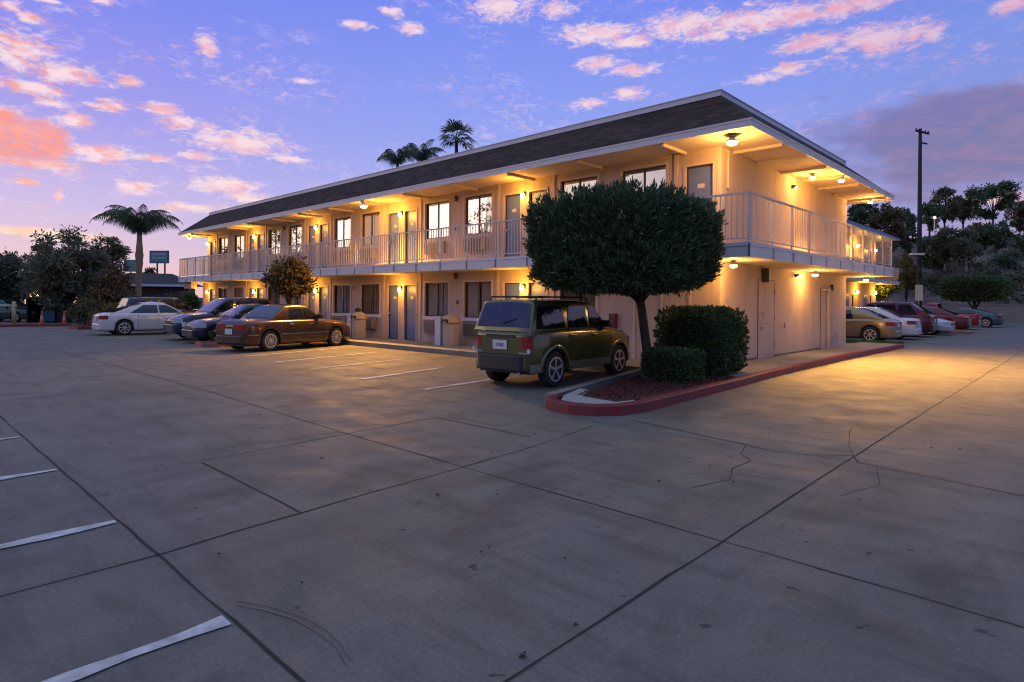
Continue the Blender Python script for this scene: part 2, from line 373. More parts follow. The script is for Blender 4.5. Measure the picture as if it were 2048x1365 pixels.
M_STRIPE = mat('stripe_paint', (0.56, 0.56, 0.56), 0.7, noise=(9, .8, (0.24, 0.23, 0.22)))
M_SOIL = mat('bare_soil', (0.13, 0.10, 0.075), 0.95, noise=(0.3, 0.9, (0.06, 0.06, 0.03)), bump=0.5, bscale=5)

mb = MB()
S = 900
mb.add([(-S, -S, 0), (S, -S, 0), (S, S, 0), (-S, S, 0)], [(0, 1, 2, 3)])
mb.build('ground', M_CONC, kind='structure')
def polyline_strip(pts, w, z, wob=0.0, step=0.35, rng=random):
    """flat ribbon along a polyline with a slightly wandering edge"""
    q = []
    for (x0, y0), (x1, y1) in zip(pts[:-1], pts[1:]):
        n = max(1, int(math.hypot(x1-x0, y1-y0)/step))
        for i in range(n): q.append((x0+(x1-x0)*i/n, y0+(y1-y0)*i/n))
    q.append(pts[-1])
    V = []; F = []
    for i, (x, y) in enumerate(q):
        a, b = q[max(0, i-1)], q[min(len(q)-1, i+1)]; dx, dy = b[0]-a[0], b[1]-a[1]; l = math.hypot(dx, dy)+1e-9
        nx, ny = -dy/l, dx/l; o = rng.uniform(-wob, wob); ww = w*rng.uniform(.55, 1.35) if wob else w
        V += [(x+nx*(o+ww/2), y+ny*(o+ww/2), z), (x+nx*(o-ww/2), y+ny*(o-ww/2), z)]
        if i: F.append((2*i-2, 2*i-1, 2*i+1, 2*i))
    return V, F
mb = MB()
for pts, w, wob in [([(-38, -11.2), (8, -11.22)], .014, .006), ([(-60, -8.5), (-6, -8.36), (-1.6, -8.5), (30, -8.62)], .012, .008),
                    ([(3.36, -16), (3.3, -5), (3.34, 40)], .014, .006), ([(.92, -16), (.88, -11.2), (.80, -10.2), (.72, -8.64)], .014, .010),
                    ([(-1.2, -10.2), (.8, -10.22)], .013, .008), ([(-1.25, -10.2), (-1.36, -8.5), (-1.42, -7.08), (.30, -7.08)], .012, .008),
                    ([(.72, -8.64), (.62, -7.2), (.43, -6.0)], .010, .008),
                    ([(.55, -5.3), (.96, -5.4), (2.27, -5.64), (2.6, -5.72), (2.95, -5.6), (3.28, -5.33), (3.4, -5.6), (3.51, -5.62), (4.7, -5.81), (16, -6.6)], .014, .012),
                    ([(2.27, -5.64), (2.42, -6.1), (2.62, -6.3), (2.58, -6.7), (2.75, -7.1), (2.59, -7.56)], .009, .02),
                    ([(3.28, -5.33), (3.0, -4.4), (2.85, -3.7)], .007, .02), ([(3.6, -5.7), (3.75, -6.3), (3.6, -6.9)], .007, .02),
                    ([(4.2, -2.2), (20, -2.6)], .01, .01), ([(-40, -6.15), (-1.6, -6.1)], .008, .01)]:
    V, F = polyline_strip(pts, w, 0.004, wob); mb.add(V, F)
mb.build('pavement_joint', M_JOINT, kind='structure')
mb = MB()
for i, x in enumerate((-7.63, -5.70, -3.81, -1.87, .05, 2.0)):
    V, F = polyline_strip([(x, -11.24), (x, -16.2)], .105, 0.008, .004, .2); mb.add(V, F)
for (a, b) in (((-8.55, -2.3), (-7.89, -5.45)), ((-6.15, -3.0), (-5.6, -5.6)), ((-3.8, -3.4), (-3.6, -5.56)), ((-10.9, -1.6), (-10.0, -5.3)), ((-13.0, -1.6), (-12.1, -5.2)), ((-23.6, -1.2), (-23.6, -5.4)), ((-29, -1.2), (-29, -5.4)), ((-1.5, 18.6), (.3, 18.6)), ((-1.5, 21.4), (.3, 21.4)), ((-1.5, 24.4), (.3, 24.4))):
    V, F = polyline_strip([a, b], .13, 0.008, .004, .2); mb.add(V, F)
mb.build('road_marking', M_STRIPE, kind='structure')
# tyre scuffs
mb = MB()
for k in range(2):
    o_ = k*.09
    pts = [gpt(a+k*7, b-k*9) for a, b in ((470, 1212), (530, 1222), (590, 1240), (640, 1268), (672, 1296), (695, 1330))]
    V, F = polyline_strip(pts, .007, 0.006, .005, .12); mb.add(V, F)
mb.build('tyre_mark', mat('scuff', (0.110, 0.104, 0.092), 0.8, noise=(6, 1.0, (0.16, 0.152, 0.133))), kind='structure')
# little bits of litter and leaves on the slab
mb = MB(); rr = random.Random(3)
for i in range(46):
    d = rr.uniform(2.2, 9); px = rr.uniform(100, 2000); x, y = at(px, d)
    if y > -.7 and x < .4: continue
    s_ = rr.uniform(.006, .02); a = rr.uniform(0, 6)
    mb.add([(x+s_*cos(a+k*2.1)*rr.uniform(.5, 1.6), y+s_*sin(a+k*2.1)*rr.uniform(.5, 1.6), .0075) for k in range(3)]+[(x, y, .016)], [(0, 1, 3), (1, 2, 3), (2, 0, 3)])
mb.build('leaf_litter', mat('dry_leaf', (0.03, 0.024, 0.02), 0.9), kind='stuff', label='dark flecks of leaf litter scattered over the open concrete slab', category='litter')

# walkways and kerbs round the motel
walk = [(-34.6, -.55), (-2.0, -.55), (-.02, -.62), (.02, 3), (-.05, 7.5), (.02, 13.4), (-1.3, 13.4), (-1.3, 12.4), (-34.6, 12.4)]
MB().prism(walk, 0.0, .15).build('sidewalk', M_WALK, kind='structure', bevel=.012)
def kerb(path, w, z1, mats, name, closed=False):
    n = len(path); V = []; F = []
    for i, (x, y) in enumerate(path):
        a = path[i-1] if (i or closed) else path[i]; b = path[(i+1) % n] if (i < n-1 or closed) else path[i]
        dx, dy = b[0]-a[0], b[1]-a[1]; l = math.hypot(dx, dy); nx, ny = -dy/l, dx/l
        V += [(x, y, 0), (x+nx*.01, y+ny*.01, z1-.02), (x+nx*.03, y+ny*.03, z1), (x+nx*w, y+ny*w, z1), (x+nx*w, y+ny*w, 0)]
    for i in range(n if closed else n-1):
        j = (i+1) % n
        for k in range(4): F.append((i*5+k, j*5+k, j*5+k+1, i*5+k+1))
    if not closed: F += [(0, 1, 2, 3, 4), tuple((n-1)*5+k for k in (4, 3, 2, 1, 0))]
    m = MB(); m.add(V, F); m.m = [0 if True else 1]*len(m.f); return m.build(name, mats, kind='structure')
redpath = [(-1.02, -5.05), (-.92, -5.36), (-.66, -5.56), (-.3, -5.60), (.06, -5.46), (.30, -5.15), (.38, -4.7), (.36, -3.8), (.30, -2.7), (.24, -.9), (.13, .8), (.05, 3), (-.02, 7.5), (.08, 12.0), (.1, 13.5)]
M_KERBR = mat('red_kerb_paint', (0.25, 0.012, 0.016), 0.6, noise=(7, 1.0, (0.10, 0.035, 0.03)), bump=0.3, bscale=30)
kerb(redpath, .15, .152, M_KERBR, 'kerb')
kerb([(-1.99, -.57), (-1.70, -1.9), (-1.34, -3.6), (-1.02, -5.05)], -.16, .150, M_WALK, 'kerb')
# concrete shoulder inside the tip and the mulch bed
MB().prism([(-1.15, -4.2), (-.85, -5.0), (-.6, -5.38), (-.3, -5.43), (.0, -5.30), (.17, -5.05), (.22, -4.7), (.05, -4.4), (-.7, -4.3)], 0, .146).build('kerb_apron', mat('pale_kerb', (0.36, 0.35, 0.33), .8, noise=(5, .6, (.24, .23, .21))), kind='structure')
M_MULCH = mat('mulch', (0.085, 0.018, 0.012), 0.95, noise=(25, 0.9, (0.03, 0.010, 0.008)), bump=0.9, bscale=60)
bed = [(-1.72, -.64), (-1.42, -2.0), (-1.0, -4.0), (-.62, -4.85), (.08, -4.95), (.22, -4.3), (.16, -2.7), (.09, -.66)]
bm_ = MB().prism(bed, 0, .148)
bm_.build('mulch_ground', M_MULCH, kind='structure')
P = []; xs = RNG.uniform(-1.5, .1, 4200); ys = RNG.uniform(-4.8, -.8, 4200)
k = (xs > -1.68+(-ys-.6)*.22) & (xs < .16)
P = np.stack([xs[k], ys[k], np.full(k.sum(), .150)], 1)
V, F = leaves(P, np.tile([0, 0, .25], (len(P), 1)), .05, .022, .7); V[:, 2] = np.maximum(V[:, 2], .149)
o = raw_mesh('mulch_chip', V, F, mat('mulch_chips', (0.10, 0.022, 0.014), 0.9, var=.6)); o['kind'] = 'stuff'; tag(o, 'dark red wood chips covering the kerbed tree bed', 'mulch')
# grass strip behind the far corner
xs = RNG.uniform(-3.6, -.1, 9000); ys = RNG.uniform(13.42, 14.7, 9000)
MB().prism([(-5, 13.4), (-.1, 13.4), (-.2, 14.3), (-.6, 14.8), (-5, 14.8)], 0, .10).build('grass_ground', mat('turf_soil', (0.03, 0.06, 0.012), .95), kind='structure')
V, F = leaves(np.stack([xs, ys, np.full(9000, .10)], 1), np.tile([0, 0, 1.], (9000, 1)), .09, .012, .35)
o = raw_mesh('grass', V, F, mat('grass_blade', (0.045, 0.11, 0.018), .8, var=.4)); o['kind'] = 'stuff'; tag(o, 'short bright green grass strip past the far corner of the motel', 'grass')
# planter island between the brown and the dark blue sedan, and two smaller islands
def island(pts, name, paint):
    p = list(pts); n = len(p); cx = sum(a for a, b in p)/n; cy = sum(b for a, b in p)/n
    q = []
    for (x, y) in p: q.append((cx+(x-cx)*.86, cy+(y-cy)*.93))
    m = MB(); V = [(x, y, 0) for x, y in p]+[(x, y, .14) for x, y in p]+[(x, y, .14) for x, y in q]+[(x, y, .08) for x, y in q]
    F = []
    for i in range(n):
        j = (i+1) % n
        for k in range(3): F.append((k*n+i, k*n+j, (k+1)*n+j, (k+1)*n+i))
    m.add(V, F); m.build('kerb', paint, kind='structure')
    MB().prism([(cx+(x-cx)*.87, cy+(y-cy)*.94) for x, y in p], 0, .10).build(name, M_SOIL, kind='structure')
island([(-17.2, -.7), (-17.3, -4.3), (-17.0, -4.75), (-16.3, -4.8), (-15.95, -4.4), (-15.9, -.7)], 'planter_ground', mat('faded_red_kerb', (0.34, 0.10, 0.08), .7, noise=(6, .7, (.28, .2, .16))))
island([(-33.6, -1), (-33.8, -4.6), (-33.2, -5.2), (-32.2, -5.0), (-31.9, -1)], 'planter_ground', M_KERBR)
island([(-4, 28.0), (-.5, 27.6), (.35, 28.2), (.3, 29.4), (-.5, 30.0), (-4, 29.6)], 'planter_ground', mat('faded_red_kerb'))
kerb([(-37.2, -9), (-38.0, -6.6), (-37.0, -4.4)], .2, .14, M_KERBR, 'kerb')

# ------------------------------------------------------------------ the motel
EX0, EX1, EY0, EY1 = -33.23, 0.0, 0.0, 12.37
WX0, WX1, WY0, WY1 = -32.03, -1.20, 1.20, 11.17
ZE0, ZE1, ZD0, ZD1 = 5.24, 5.39, 2.55, 2.84
B = thing('motel_building', 'two storey cream motel with a wraparound balcony and dark shingled mansard roof', 'motel')
LBAYS = [-31.86, -25.73, -19.60, -13.47, -7.34, -1.21]
wins_up = []; wins_dn = []; doors = []
for i, l in enumerate(LBAYS):
    for a, b in ((l+1.38, l+2.66), (l+3.44, l+4.72)):
        if b < WX1:
            wins_up.append((a, b))
            if b < -4.6: wins_dn.append((a, b))
    if i > 0: doors.append((l-.87, l-.18, l))
    if i < 5: doors.append((l+.18, l+.87, l))
def wall_with_holes(m, x0, x1, z0, z1, y, holes, depth=.14):
    xs = sorted({x0, x1, *[h[0] for h in holes], *[h[1] for h in holes]}); zs = sorted({z0, z1, *[h[2] for h in holes], *[h[3] for h in holes]})
    for a, b in zip(xs[:-1], xs[1:]):
        for c, d in zip(zs[:-1], zs[1:]):
            if any(h[0] <= (a+b)/2 <= h[1] and h[2] <= (c+d)/2 <= h[3] for h in holes): continue
            m.add([(a, y, c), (b, y, c), (b, y, d), (a, y, d)], [(0, 1, 2, 3)])
    for (a, b, c, d) in holes:
        Y = y+depth
        m.add([(a, y, c), (b, y, c), (b, y, d), (a, y, d), (a, Y, c), (b, Y, c), (b, Y, d), (a, Y, d)], [(0, 4, 5, 1), (1, 5, 6, 2), (2, 6, 7, 3), (3, 7, 4, 0)])
m = MB()
hu = [(a, b, 3.77, 5.02) for a, b in wins_up]+[(a, b, ZD1, 4.87) for a, b, l in doors]
hd = [(a, b, 1.05, 2.22) for a, b in wins_dn]+[(a, b, .15, 2.16) for a, b, l in doors if b < -5]
wall_with_holes(m, WX0, WX1, .15, ZD0, WY0, hd); wall_with_holes(m, WX0, WX1, ZD1, ZE0, WY0, hu)
for z0, z1 in ((.15, ZD0), (ZD1, ZE0)):
    m.add([(WX1, WY0, z0), (WX1, WY1, z0), (WX1, WY1, z1), (WX1, WY0, z1)], [(0, 1, 2, 3)])
    m.add([(WX0, WY0, z0), (WX0, WY1, z0), (WX0, WY1, z1), (WX0, WY0, z1)], [(0, 1, 2, 3)])
    m.add([(WX0, WY1, z0), (WX1, WY1, z0), (WX1, WY1, z1), (WX0, WY1, z1)], [(0, 1, 2, 3)])
m.build('wall', M_STUCCO, B)
# dark rooms behind (so open glass shows a dim interior)
m = MB(); m.box(WX0+.3, WX1-.3, WY0+.9, WY0+.95, .16, ZD0-.01).box(WX0+.3, WX1-.3, WY0+.9, WY0+.95, ZD1+.01, ZE0-.01)
m.build('room_partition', mat('room_wall', (.12, .10, .08), .9), B)
# wall trim: vertical battens and casings
m = MB()
for a, b in wins_up:
    m.box(a-.07, a-.003, WY0-.02, WY0+.01, 3.70, 5.09).box(b+.003, b+.07, WY0-.02, WY0+.01, 3.70, 5.09).box(a-.003, b+.003, WY0-.02, WY0+.01, 5.023, 5.09)
for a, b in wins_dn:
    m.box(a-.07, a-.003, WY0-.02, WY0+.01, .99, 2.29).box(b+.003, b+.07, WY0-.02, WY0+.01, .99, 2.29).box(a-.003, b+.003, WY0-.02, WY0+.01, 2.223, 2.29)
for a, b, l in doors:
    for z0, z1 in ((.15, 2.16), (ZD1, 4.87)):
        if z0 < 1 and b > -5: continue
        m.box(a-.06, a-.003, WY0-.018, WY0+.01, z0, z1+.06).box(b+.003, b+.06, WY0-.018, WY0+.01, z0, z1+.06).box(a-.003, b+.003, WY0-.018, WY0+.01, z1+.003, z1+.06)
for l in LBAYS:
    for dx in (-1.12, 1.12):
        x = l+dx
        if WX0 < x < WX1-.05:
            m.box(x-.05, x+.05, WY0-.03, WY0+.01, ZD1, ZE0); 
            if x < -5: m.box(x-.05, x+.05, WY0-.03, WY0+.01, .15, ZD0)
for x in (-4.68, -3.50, -2.70, -1.95):
    m.box(x-.03, x+.03, WY0-.022, WY0+.01, .15, ZD0)
m.box(WX1-.09, WX1+.012, WY0-.012, WY0+.08, ZD1, ZE0)
m.build('wall_trim', M_TRIM, B)
# windows
def window(a, b, z0, z1, y, mode, par, sill=False):
    f = MB(); t = .035; Y0, Y1 = y+.05, y+.10
    f.box(a, b, Y0, Y1, z0, z0+t).box(a, b, Y0, Y1, z1-t, z1).box(a, a+t, Y0, Y1, z0+t, z1-t).box(b-t, b, Y0, Y1, z0+t, z1-t)
    c = (a+b)/2; f.box(c-.02, c+.02, Y0-.008, Y1-.02, z0+t, z1-t)
    w = f.build('window', M_DFRAME if mode != 'al' else M_AL, par)
    g_ = MB(); g_.add([(a+t, y+.075, z0+t), (c-.02, y+.075, z0+t), (c-.02, y+.075, z1-t), (a+t, y+.075, z1-t)], [(0, 1, 2, 3)])
    g_.add([(c+.02, y+.068, z0+t), (b-t, y+.068, z0+t), (b-t, y+.068, z1-t), (c+.02, y+.068, z1-t)], [(0, 1, 2, 3)])
    g_.build('pane', M_GLASSL if mode == 'curtain' else M_GLASSW, w)
    # curtain folds
    q = MB(); rr = random.Random(int(a*100)); n = 44; V = []
    gap = (rr.uniform(.3, .7), rr.uniform(.04, .12)) if mode == 'curtain' else (.5, .3)
    for half in (0, 1):
        V = []; F = []
        u0, u1 = (0, gap[0]-gap[1]/2) if half == 0 else (gap[0]+gap[1]/2, 1)
        for i in range(n+1):
            x = a+(b-a)*(u0+(u1-u0)*i/n); yy = y+.15+.028*sin(i*1.35+rr.uniform(-.3, .3))
            V += [(x, yy, z0-.05), (x, yy, z1+.02)]
            if i: F.append((2*i-2, 2*i, 2*i+1, 2*i-1))
        q.add(V, F)
    q.build('curtain', M_CURT if int(abs(a)*10) % 2 else M_CURT2, w, smooth=True)
    if sill:
        MB().box(a-.09, b+.09, y-.06, y-.003, z0-.12, z0-.01).build('sill', M_WHITE, w, bevel=.006)
    return w
for i, (a, b) in enumerate(wins_up):
    window(a, b, 3.77, 5.02, WY0, 'curtain' if abs(a+16.16) < .2 else 'sky', B)
for a, b in wins_dn: window(a, b, 1.05, 2.22, WY0, 'curtain', B, True)
# air conditioners under the windows
for lvl, ws, zt in ((1, wins_up, 3.64), (0, wins_dn, .90)):
    for a, b in ws:
        c = MB(); c.box(a+.06, b-.16, WY0-.12, WY0-.001, zt-.42, zt)
        o = c.build('air_conditioner', mat('ac_case', (.28, .23, .19), .6, noise=(5, .5, (.2, .16, .13))), B, bevel=.012)
        g_ = MB()
        for k in range(7): g_.box(a+.10, b-.42, WY0-.135, WY0-.121, zt-.38+k*.05, zt-.352+k*.05)
        g_.build('grille', M_AC, o)
        MB().box(b-.38, b-.20, WY0-.130, WY0-.121, zt-.38, zt-.05).build('control_panel', M_TAN if lvl == 0 and abs(a+16.16) < .2 else mat('ac_panel', (.36, .27, .18), .6), o)
# doors
for a, b, l in doors:
    for z0, z1 in ((.15, 2.16), (ZD1, 4.87)):
        if z0 < 1 and b > -5: continue
        d = MB(); d.box(a+.02, b-.02, WY0+.085, WY0+.125, z0+.012, z1-.03)
        o = d.build('door', M_DOOR, B, bevel=.004)
        j = MB(); j.box(a+.001, a+.02, WY0+.06, WY0+.13, z0, z1-.001).box(b-.02, b-.001, WY0+.06, WY0+.13, z0, z1-.001).box(a+.02, b-.02, WY0+.06, WY0+.13, z1-.03, z1-.001).box(a+.02, b-.02, WY0+.05, WY0+.13, z0+.002, z0+.012)
        j.build('door_frame', M_DFRAME, o)
        hx = b-.09 if a > l else a+.09
        h = MB(); h.lathe([(.03, 0), (.03, -.03), (.018, -.045), (.034, -.06), (.03, -.085), (.012, -.09)], (hx, WY0+.084, z0+.95), 'Y', 10)
        h.lathe([(.022, 0), (.022, -.02), (.01, -.022)], (hx, WY0+.084, z0+1.12), 'Y', 10); h.build('handle', M_AL, o, smooth=True)
        cx_ = (a+b)/2+.01
        MB().box(cx_-.085, cx_+.085, WY0+.073, WY0+.084, z0+1.50, z0+1.60).build('number_plate', mat('plate_cream', (.62, .52, .42), .5), o)
# deck
m = MB()
m.box(EX0+.04, -.04, EY0+.04, WY0, ZD0+.003, ZD1).box(WX1, -.04, WY0, EY1-.04, ZD0+.003, ZD1).box(EX0+.04, WX0, WY0, EY1-.04, ZD0+.003, ZD1).box(WX0, WX1, WY1, EY1-.04, ZD0+.003, ZD1)
m.build('balcony_slab', M_SOFFIT, B)
m = MB(); e = .036
m.box(EX0+e-.04, -e+.04-.04, e-.03, e+.003, ZD0, ZD1-.06); m.box(EX0+e-.04, -e, e-.045, e+.003, ZD1-.06, ZD1+.012)
m.box(-e-.004, -e+.03, e-.03, EY1-e+.03, ZD0, ZD1-.06); m.box(-e-.004, -e+.045, e-.045, EY1-e+.03, ZD1-.06, ZD1+.012)
m.box(EX0+e-.04, EX0+e-.001, e+.003, EY1-e, ZD0, ZD1)
m.box(EX0+e-.04, -e, EY1-e, EY1-e+.03, ZD0, ZD1)
m.build('balcony_fascia', M_WHITE, B)
# under-deck joists / ceiling battens
for x in np.arange(-31.5, -1.3, 2.45): MB().box(x-.04, x+.04, .09, WY0, ZE0-.07, ZE0-.001).build('soffit_batten', M_SOFFIT, B)
for y in [1.9]+list(np.arange(3.4, 12.0, 1.6)): MB().box(WX1, -.06, y-.04, y+.04, ZE0-.07, ZE0-.001).build('soffit_batten', M_SOFFIT, B)
# railing: rails + bays of balusters + posts
R = MB()
def railrun(p0, p1, nb, Rr, bt=.0105):
    """rail from p0 to p1 (xy)"""
    global B
    L_ = math.hypot(p1[0]-p0[0], p1[1]-p0[1]); ux, uy = (p1[0]-p0[0])/L_, (p1[1]-p0[1])/L_
    def bx(mm, s0, s1, w, z0, z1):
        a = (p0[0]+ux*s0, p0[1]+uy*s0); b = (p0[0]+ux*s1, p0[1]+uy*s1); nx, ny = -uy*w, ux*w
        vs = [(a[0]+nx, a[1]+ny), (b[0]+nx, b[1]+ny), (b[0]-nx, b[1]-ny), (a[0]-nx, a[1]-ny)]; mm.prism(vs, z0, z1)
    bx(Rr, 0, L_, .022, 3.862, 3.90); bx(Rr, 0, L_, .014, 2.93, 2.955)
    posts = []; pans = []
    for i in range(nb):
        s0, s1 = L_*i/nb, L_*(i+1)/nb
        p = MB(); bx(p, s0-.018 if i else 0, s0+.018, .018, ZD0+.05, 3.862); posts.append(p)
        q = MB(); n = max(2, round((s1-s0)/.118))
        for k in range(1, n): bx(q, s0+(s1-s0)*k/n-bt, s0+(s1-s0)*k/n+bt, bt, 2.955, 3.862)
        pans.append(q)
    p = MB(); bx(p, L_-.018, L_+.018, .018, ZD0+.05, 3.862); posts.append(p)
    return posts, pans
o_ = .062
runs = [railrun((EX0+o_, o_-.0), (-o_, o_), 27, R), railrun((-o_+.001, o_+.02), (-o_+.001, EY1-o_), 10, R, .0055), railrun((EX0+o_, o_+.02), (EX0+o_, EY1-o_), 10, R)]
rail = R.build('railing', M_RAIL, B)
for posts, pans in runs:
    for p in posts: p.build('railing_post', M_RAIL, rail)
    for q in pans: q.build('baluster_panel', M_RAIL, rail)
# dark brackets on the deck edge
for i in range(28):
    x = EX0+o_+(EX1-EX0-2*o_)*i/27; MB().box(x+.02, x+.055, e-.052, e-.046, ZD0+.01, ZD1-.02).build('bracket', mat('bracket_steel', (.10, .11, .14), .5), B)
for i in range(1, 11):
    y = .06+12.2*i/10; MB().box(-e+.046, -e+.052, y-.055, y-.02, ZD0+.01, ZD1-.05).build('bracket', mat('bracket_steel'), B)
# roof
def ringloft(m, r0, r1):
    (x0, x1, y0, y1, z0), (a0, a1, b0, b1, z1) = r0, r1
    m.add([(x0, y0, z0), (x1, y0, z0), (x1, y1, z0), (x0, y1, z0), (a0, b0, z1), (a1, b0, z1), (a1, b1, z1), (a0, b1, z1)], [(0, 1, 5, 4), (1, 2, 6, 5), (2, 3, 7, 6), (3, 0, 4, 7)])
def shingle():
    mm = bpy.data.materials.new('asphalt_shingle'); mm.use_nodes = True; nt = mm.node_tree; b = nt.nodes['Principled BSDF']
    geo = nt.nodes.new('ShaderNodeNewGeometry'); sp = nt.nodes.new('ShaderNodeSeparateXYZ'); nt.links.new(geo.outputs['Position'], sp.inputs[0])
    ad_ = nt.nodes.new('ShaderNodeMath'); ad_.operation = 'ADD'; nt.links.new(sp.outputs[0], ad_.inputs[0]); nt.links.new(sp.outputs[1], ad_.inputs[1])
    cb = nt.nodes.new('ShaderNodeCombineXYZ'); nt.links.new(ad_.outputs[0], cb.inputs[0]); nt.links.new(sp.outputs[2], cb.inputs[1])
    br = nt.nodes.new('ShaderNodeTexBrick'); nt.links.new(cb.outputs[0], br.inputs['Vector']); br.inputs['Scale'].default_value = 1.0
    br.inputs['Brick Width'].default_value = .30; br.inputs['Row Height'].default_value = .095; br.inputs['Mortar Size'].default_value = .007
    br.inputs['Color1'].default_value = (.095, .056, .044, 1); br.inputs['Color2'].default_value = (.040, .026, .023, 1); br.inputs['Mortar'].default_value = (.022, .016, .016, 1)
    n = nt.nodes.new('ShaderNodeTexNoise'); n.inputs['Scale'].default_value = 1.2; n.inputs['Detail'].default_value = 8; nt.links.new(geo.outputs['Position'], n.inputs['Vector'])
    x = nt.nodes.new('ShaderNodeMix'); x.data_type = 'RGBA'; x.blend_type = 'MULTIPLY'; x.inputs[0].default_value = .7; nt.links.new(br.outputs[0], x.inputs[6]); nt.links.new(n.outputs[0], x.inputs[7])
    g2 = nt.nodes.new('ShaderNodeGamma'); g2.inputs[1].default_value = .92; nt.links.new(x.outputs[2], g2.inputs[0])
    nt.links.new(g2.outputs[0], b.inputs['Base Color']); b.inputs['Roughness'].default_value = .9; b.inputs['Specular IOR Level'].default_value = .2
    bp = nt.nodes.new('ShaderNodeBump'); bp.inputs['Strength'].default_value = .8; bp.inputs['Distance'].default_value = .01; nt.links.new(br.outputs['Fac'], bp.inputs['Height']); nt.links.new(bp.outputs[0], b.inputs['Normal'])
    return mm
M_SHING = shingle(); c = 1.263
m = MB(); ringloft(m, (EX0+.02, EX1-.02, EY0+.02, EY1-.02, ZE1), (EX0+c, EX1-c, EY0+c, EY1-c, 6.45)); m.add([(EX0+c, EY0+c, 6.45), (EX1-c, EY0+c, 6.45), (EX1-c, EY1-c, 6.45), (EX0+c, EY1-c, 6.45)], [(0, 1, 2, 3)])
roof = m.build('roof', M_SHING, B)
m = MB()
for z0, z1, o1 in ((6.43, 6.555, .035), (6.555, 6.575, .055)):
    x0, x1, y0, y1 = EX0+c, EX1-c, EY0+c, EY1-c
    m.box(x0-o1, x1+o1, y0-o1, y0+.12, z0, z1).box(x0-o1, x1+o1, y1-.12, y1+o1, z0, z1).box(x1-.12, x1+o1, y0+.12, y1-.12, z0, z1).box(x0-o1, x0+.12, y0+.12, y1-.12, z0, z1)
m.build('roof_crest', M_WHITE, roof)
m = MB(); m.box(EX0+.03, EX1-.03, EY0+.03, EY1-.03, ZE0+.002, ZE0+.04); m.build('soffit', M_SOFFIT, B)
m = MB(); m.box(EX0, EX1, EY0, EY0+.028, ZE0-.01, ZE1).box(EX0, EX1, EY1-.028, EY1, ZE0-.01, ZE1).box(EX1-.028, EX1, EY0+.028, EY1-.028, ZE0-.01, ZE1).box(EX0, EX0+.028, EY0+.028, EY1-.028, ZE0-.01, ZE1)
m.box(EX0-.012, EX1+.012, EY0-.012, EY0+.03, ZE1-.03, ZE1+.012).box(EX1-.03, EX1+.012, EY0+.03, EY1+.012, ZE1-.03, ZE1+.012)
m.build('fascia', M_WHITE, B)
# column and beam at the far left end
m = MB(); m.box(-32.9, -32.3, 1.25, 1.75, .15, ZD0).box(-33.15, -32.03, .3, .6, 2.2, ZD0); m.build('column', M_STUCCO, B)
m = MB(); m.box(-32.75, -32.03, 1.5, 2.2, ZD1, ZE0); m.build('end_wall', M_STUCCO, B)
# side wall details: utility doors, pipe
for y0, y1, z1 in ((3.42, 4.50, 2.20), (8.40, 9.22, 2.05)):
    o = MB().box(WX1-.01, WX1+.012, y0, y1, .16, z1).build('door', M_STUCCO, B)
    q = MB(); q.box(WX1, WX1+.016, y0-.014, y0-.001, .16, z1).box(WX1, WX1+.016, y1+.001, y1+.014, .16, z1).box(WX1, WX1+.016, y0-.014, y1+.014, z1+.001, z1+.012)
    q.build('door_frame', mat('door_gap', (.09, .06, .05), .8), o)
    if z1 > 2.1:
        q = MB(); q.tube([(WX1+.012, y0+.22, 1.05), (WX1+.06, y0+.22, 1.08), (WX1+.06, y0+.22, 1.32), (WX1+.012, y0+.22, 1.36)], .012, 6).box(WX1+.0125, WX1+.03, y0+.16, y0+.26, .90, .98)
        q.build('handle', M_CHROME, o)
    q = MB()
    for z in (.45, 1.15, 1.85): q.tube([(WX1+.018, y1+.006, z), (WX1+.018, y1+.006, z+.1)], .010, 6)
    q.build('hinge', mat('door_gap'), o)
m = MB(); m.tube([(WX1+.06, 9.0, .15), (WX1+.06, 9.0, 2.02), (WX1+.12, 8.95, 2.06)], .045, 10).box(WX1, WX1+.14, 8.55, 9.0, 2.0, 2.06).box(WX1, WX1+.05, 8.93, 9.07, 1.1, 1.16).tube([(WX1+.06, 9.0, .80), (WX1+.06, 9.0, .92)], .06, 10)
m.build('downpipe', M_TRIM, B, smooth=False)
m = MB(); m.box(WX1+.001, WX1+.03, 9.75, 9.98, .42, .62); m.build('vent', M_WHITE, B); MB().box(WX1+.001, WX1+.04, 5.28, 5.36, .92, 1.04).build('outlet_box', M_TRIM, B); m = MB()
for k in range(5): m.box(WX1+.031, WX1+.036, 9.77, 9.96, .44+k*.036, .455+k*.036)
m.build('vent_slat', M_DARK, B)
MB().box(WX1-.0, WX1+.010, 1.3, 3.40, .151, .20).box(WX1-.0, WX1+.010, 4.52, 8.38, .151, .20).build('base_strip', mat('grimy_base', (.12, .09, .07), .9, noise=(4, .8, (.3, .23, .18))), B)
MB().tube([(WX1+.02, 1.55, 4.3), (WX1+.02, 1.55, 5.2)], .03, 8).build('conduit', M_TRIM, B)

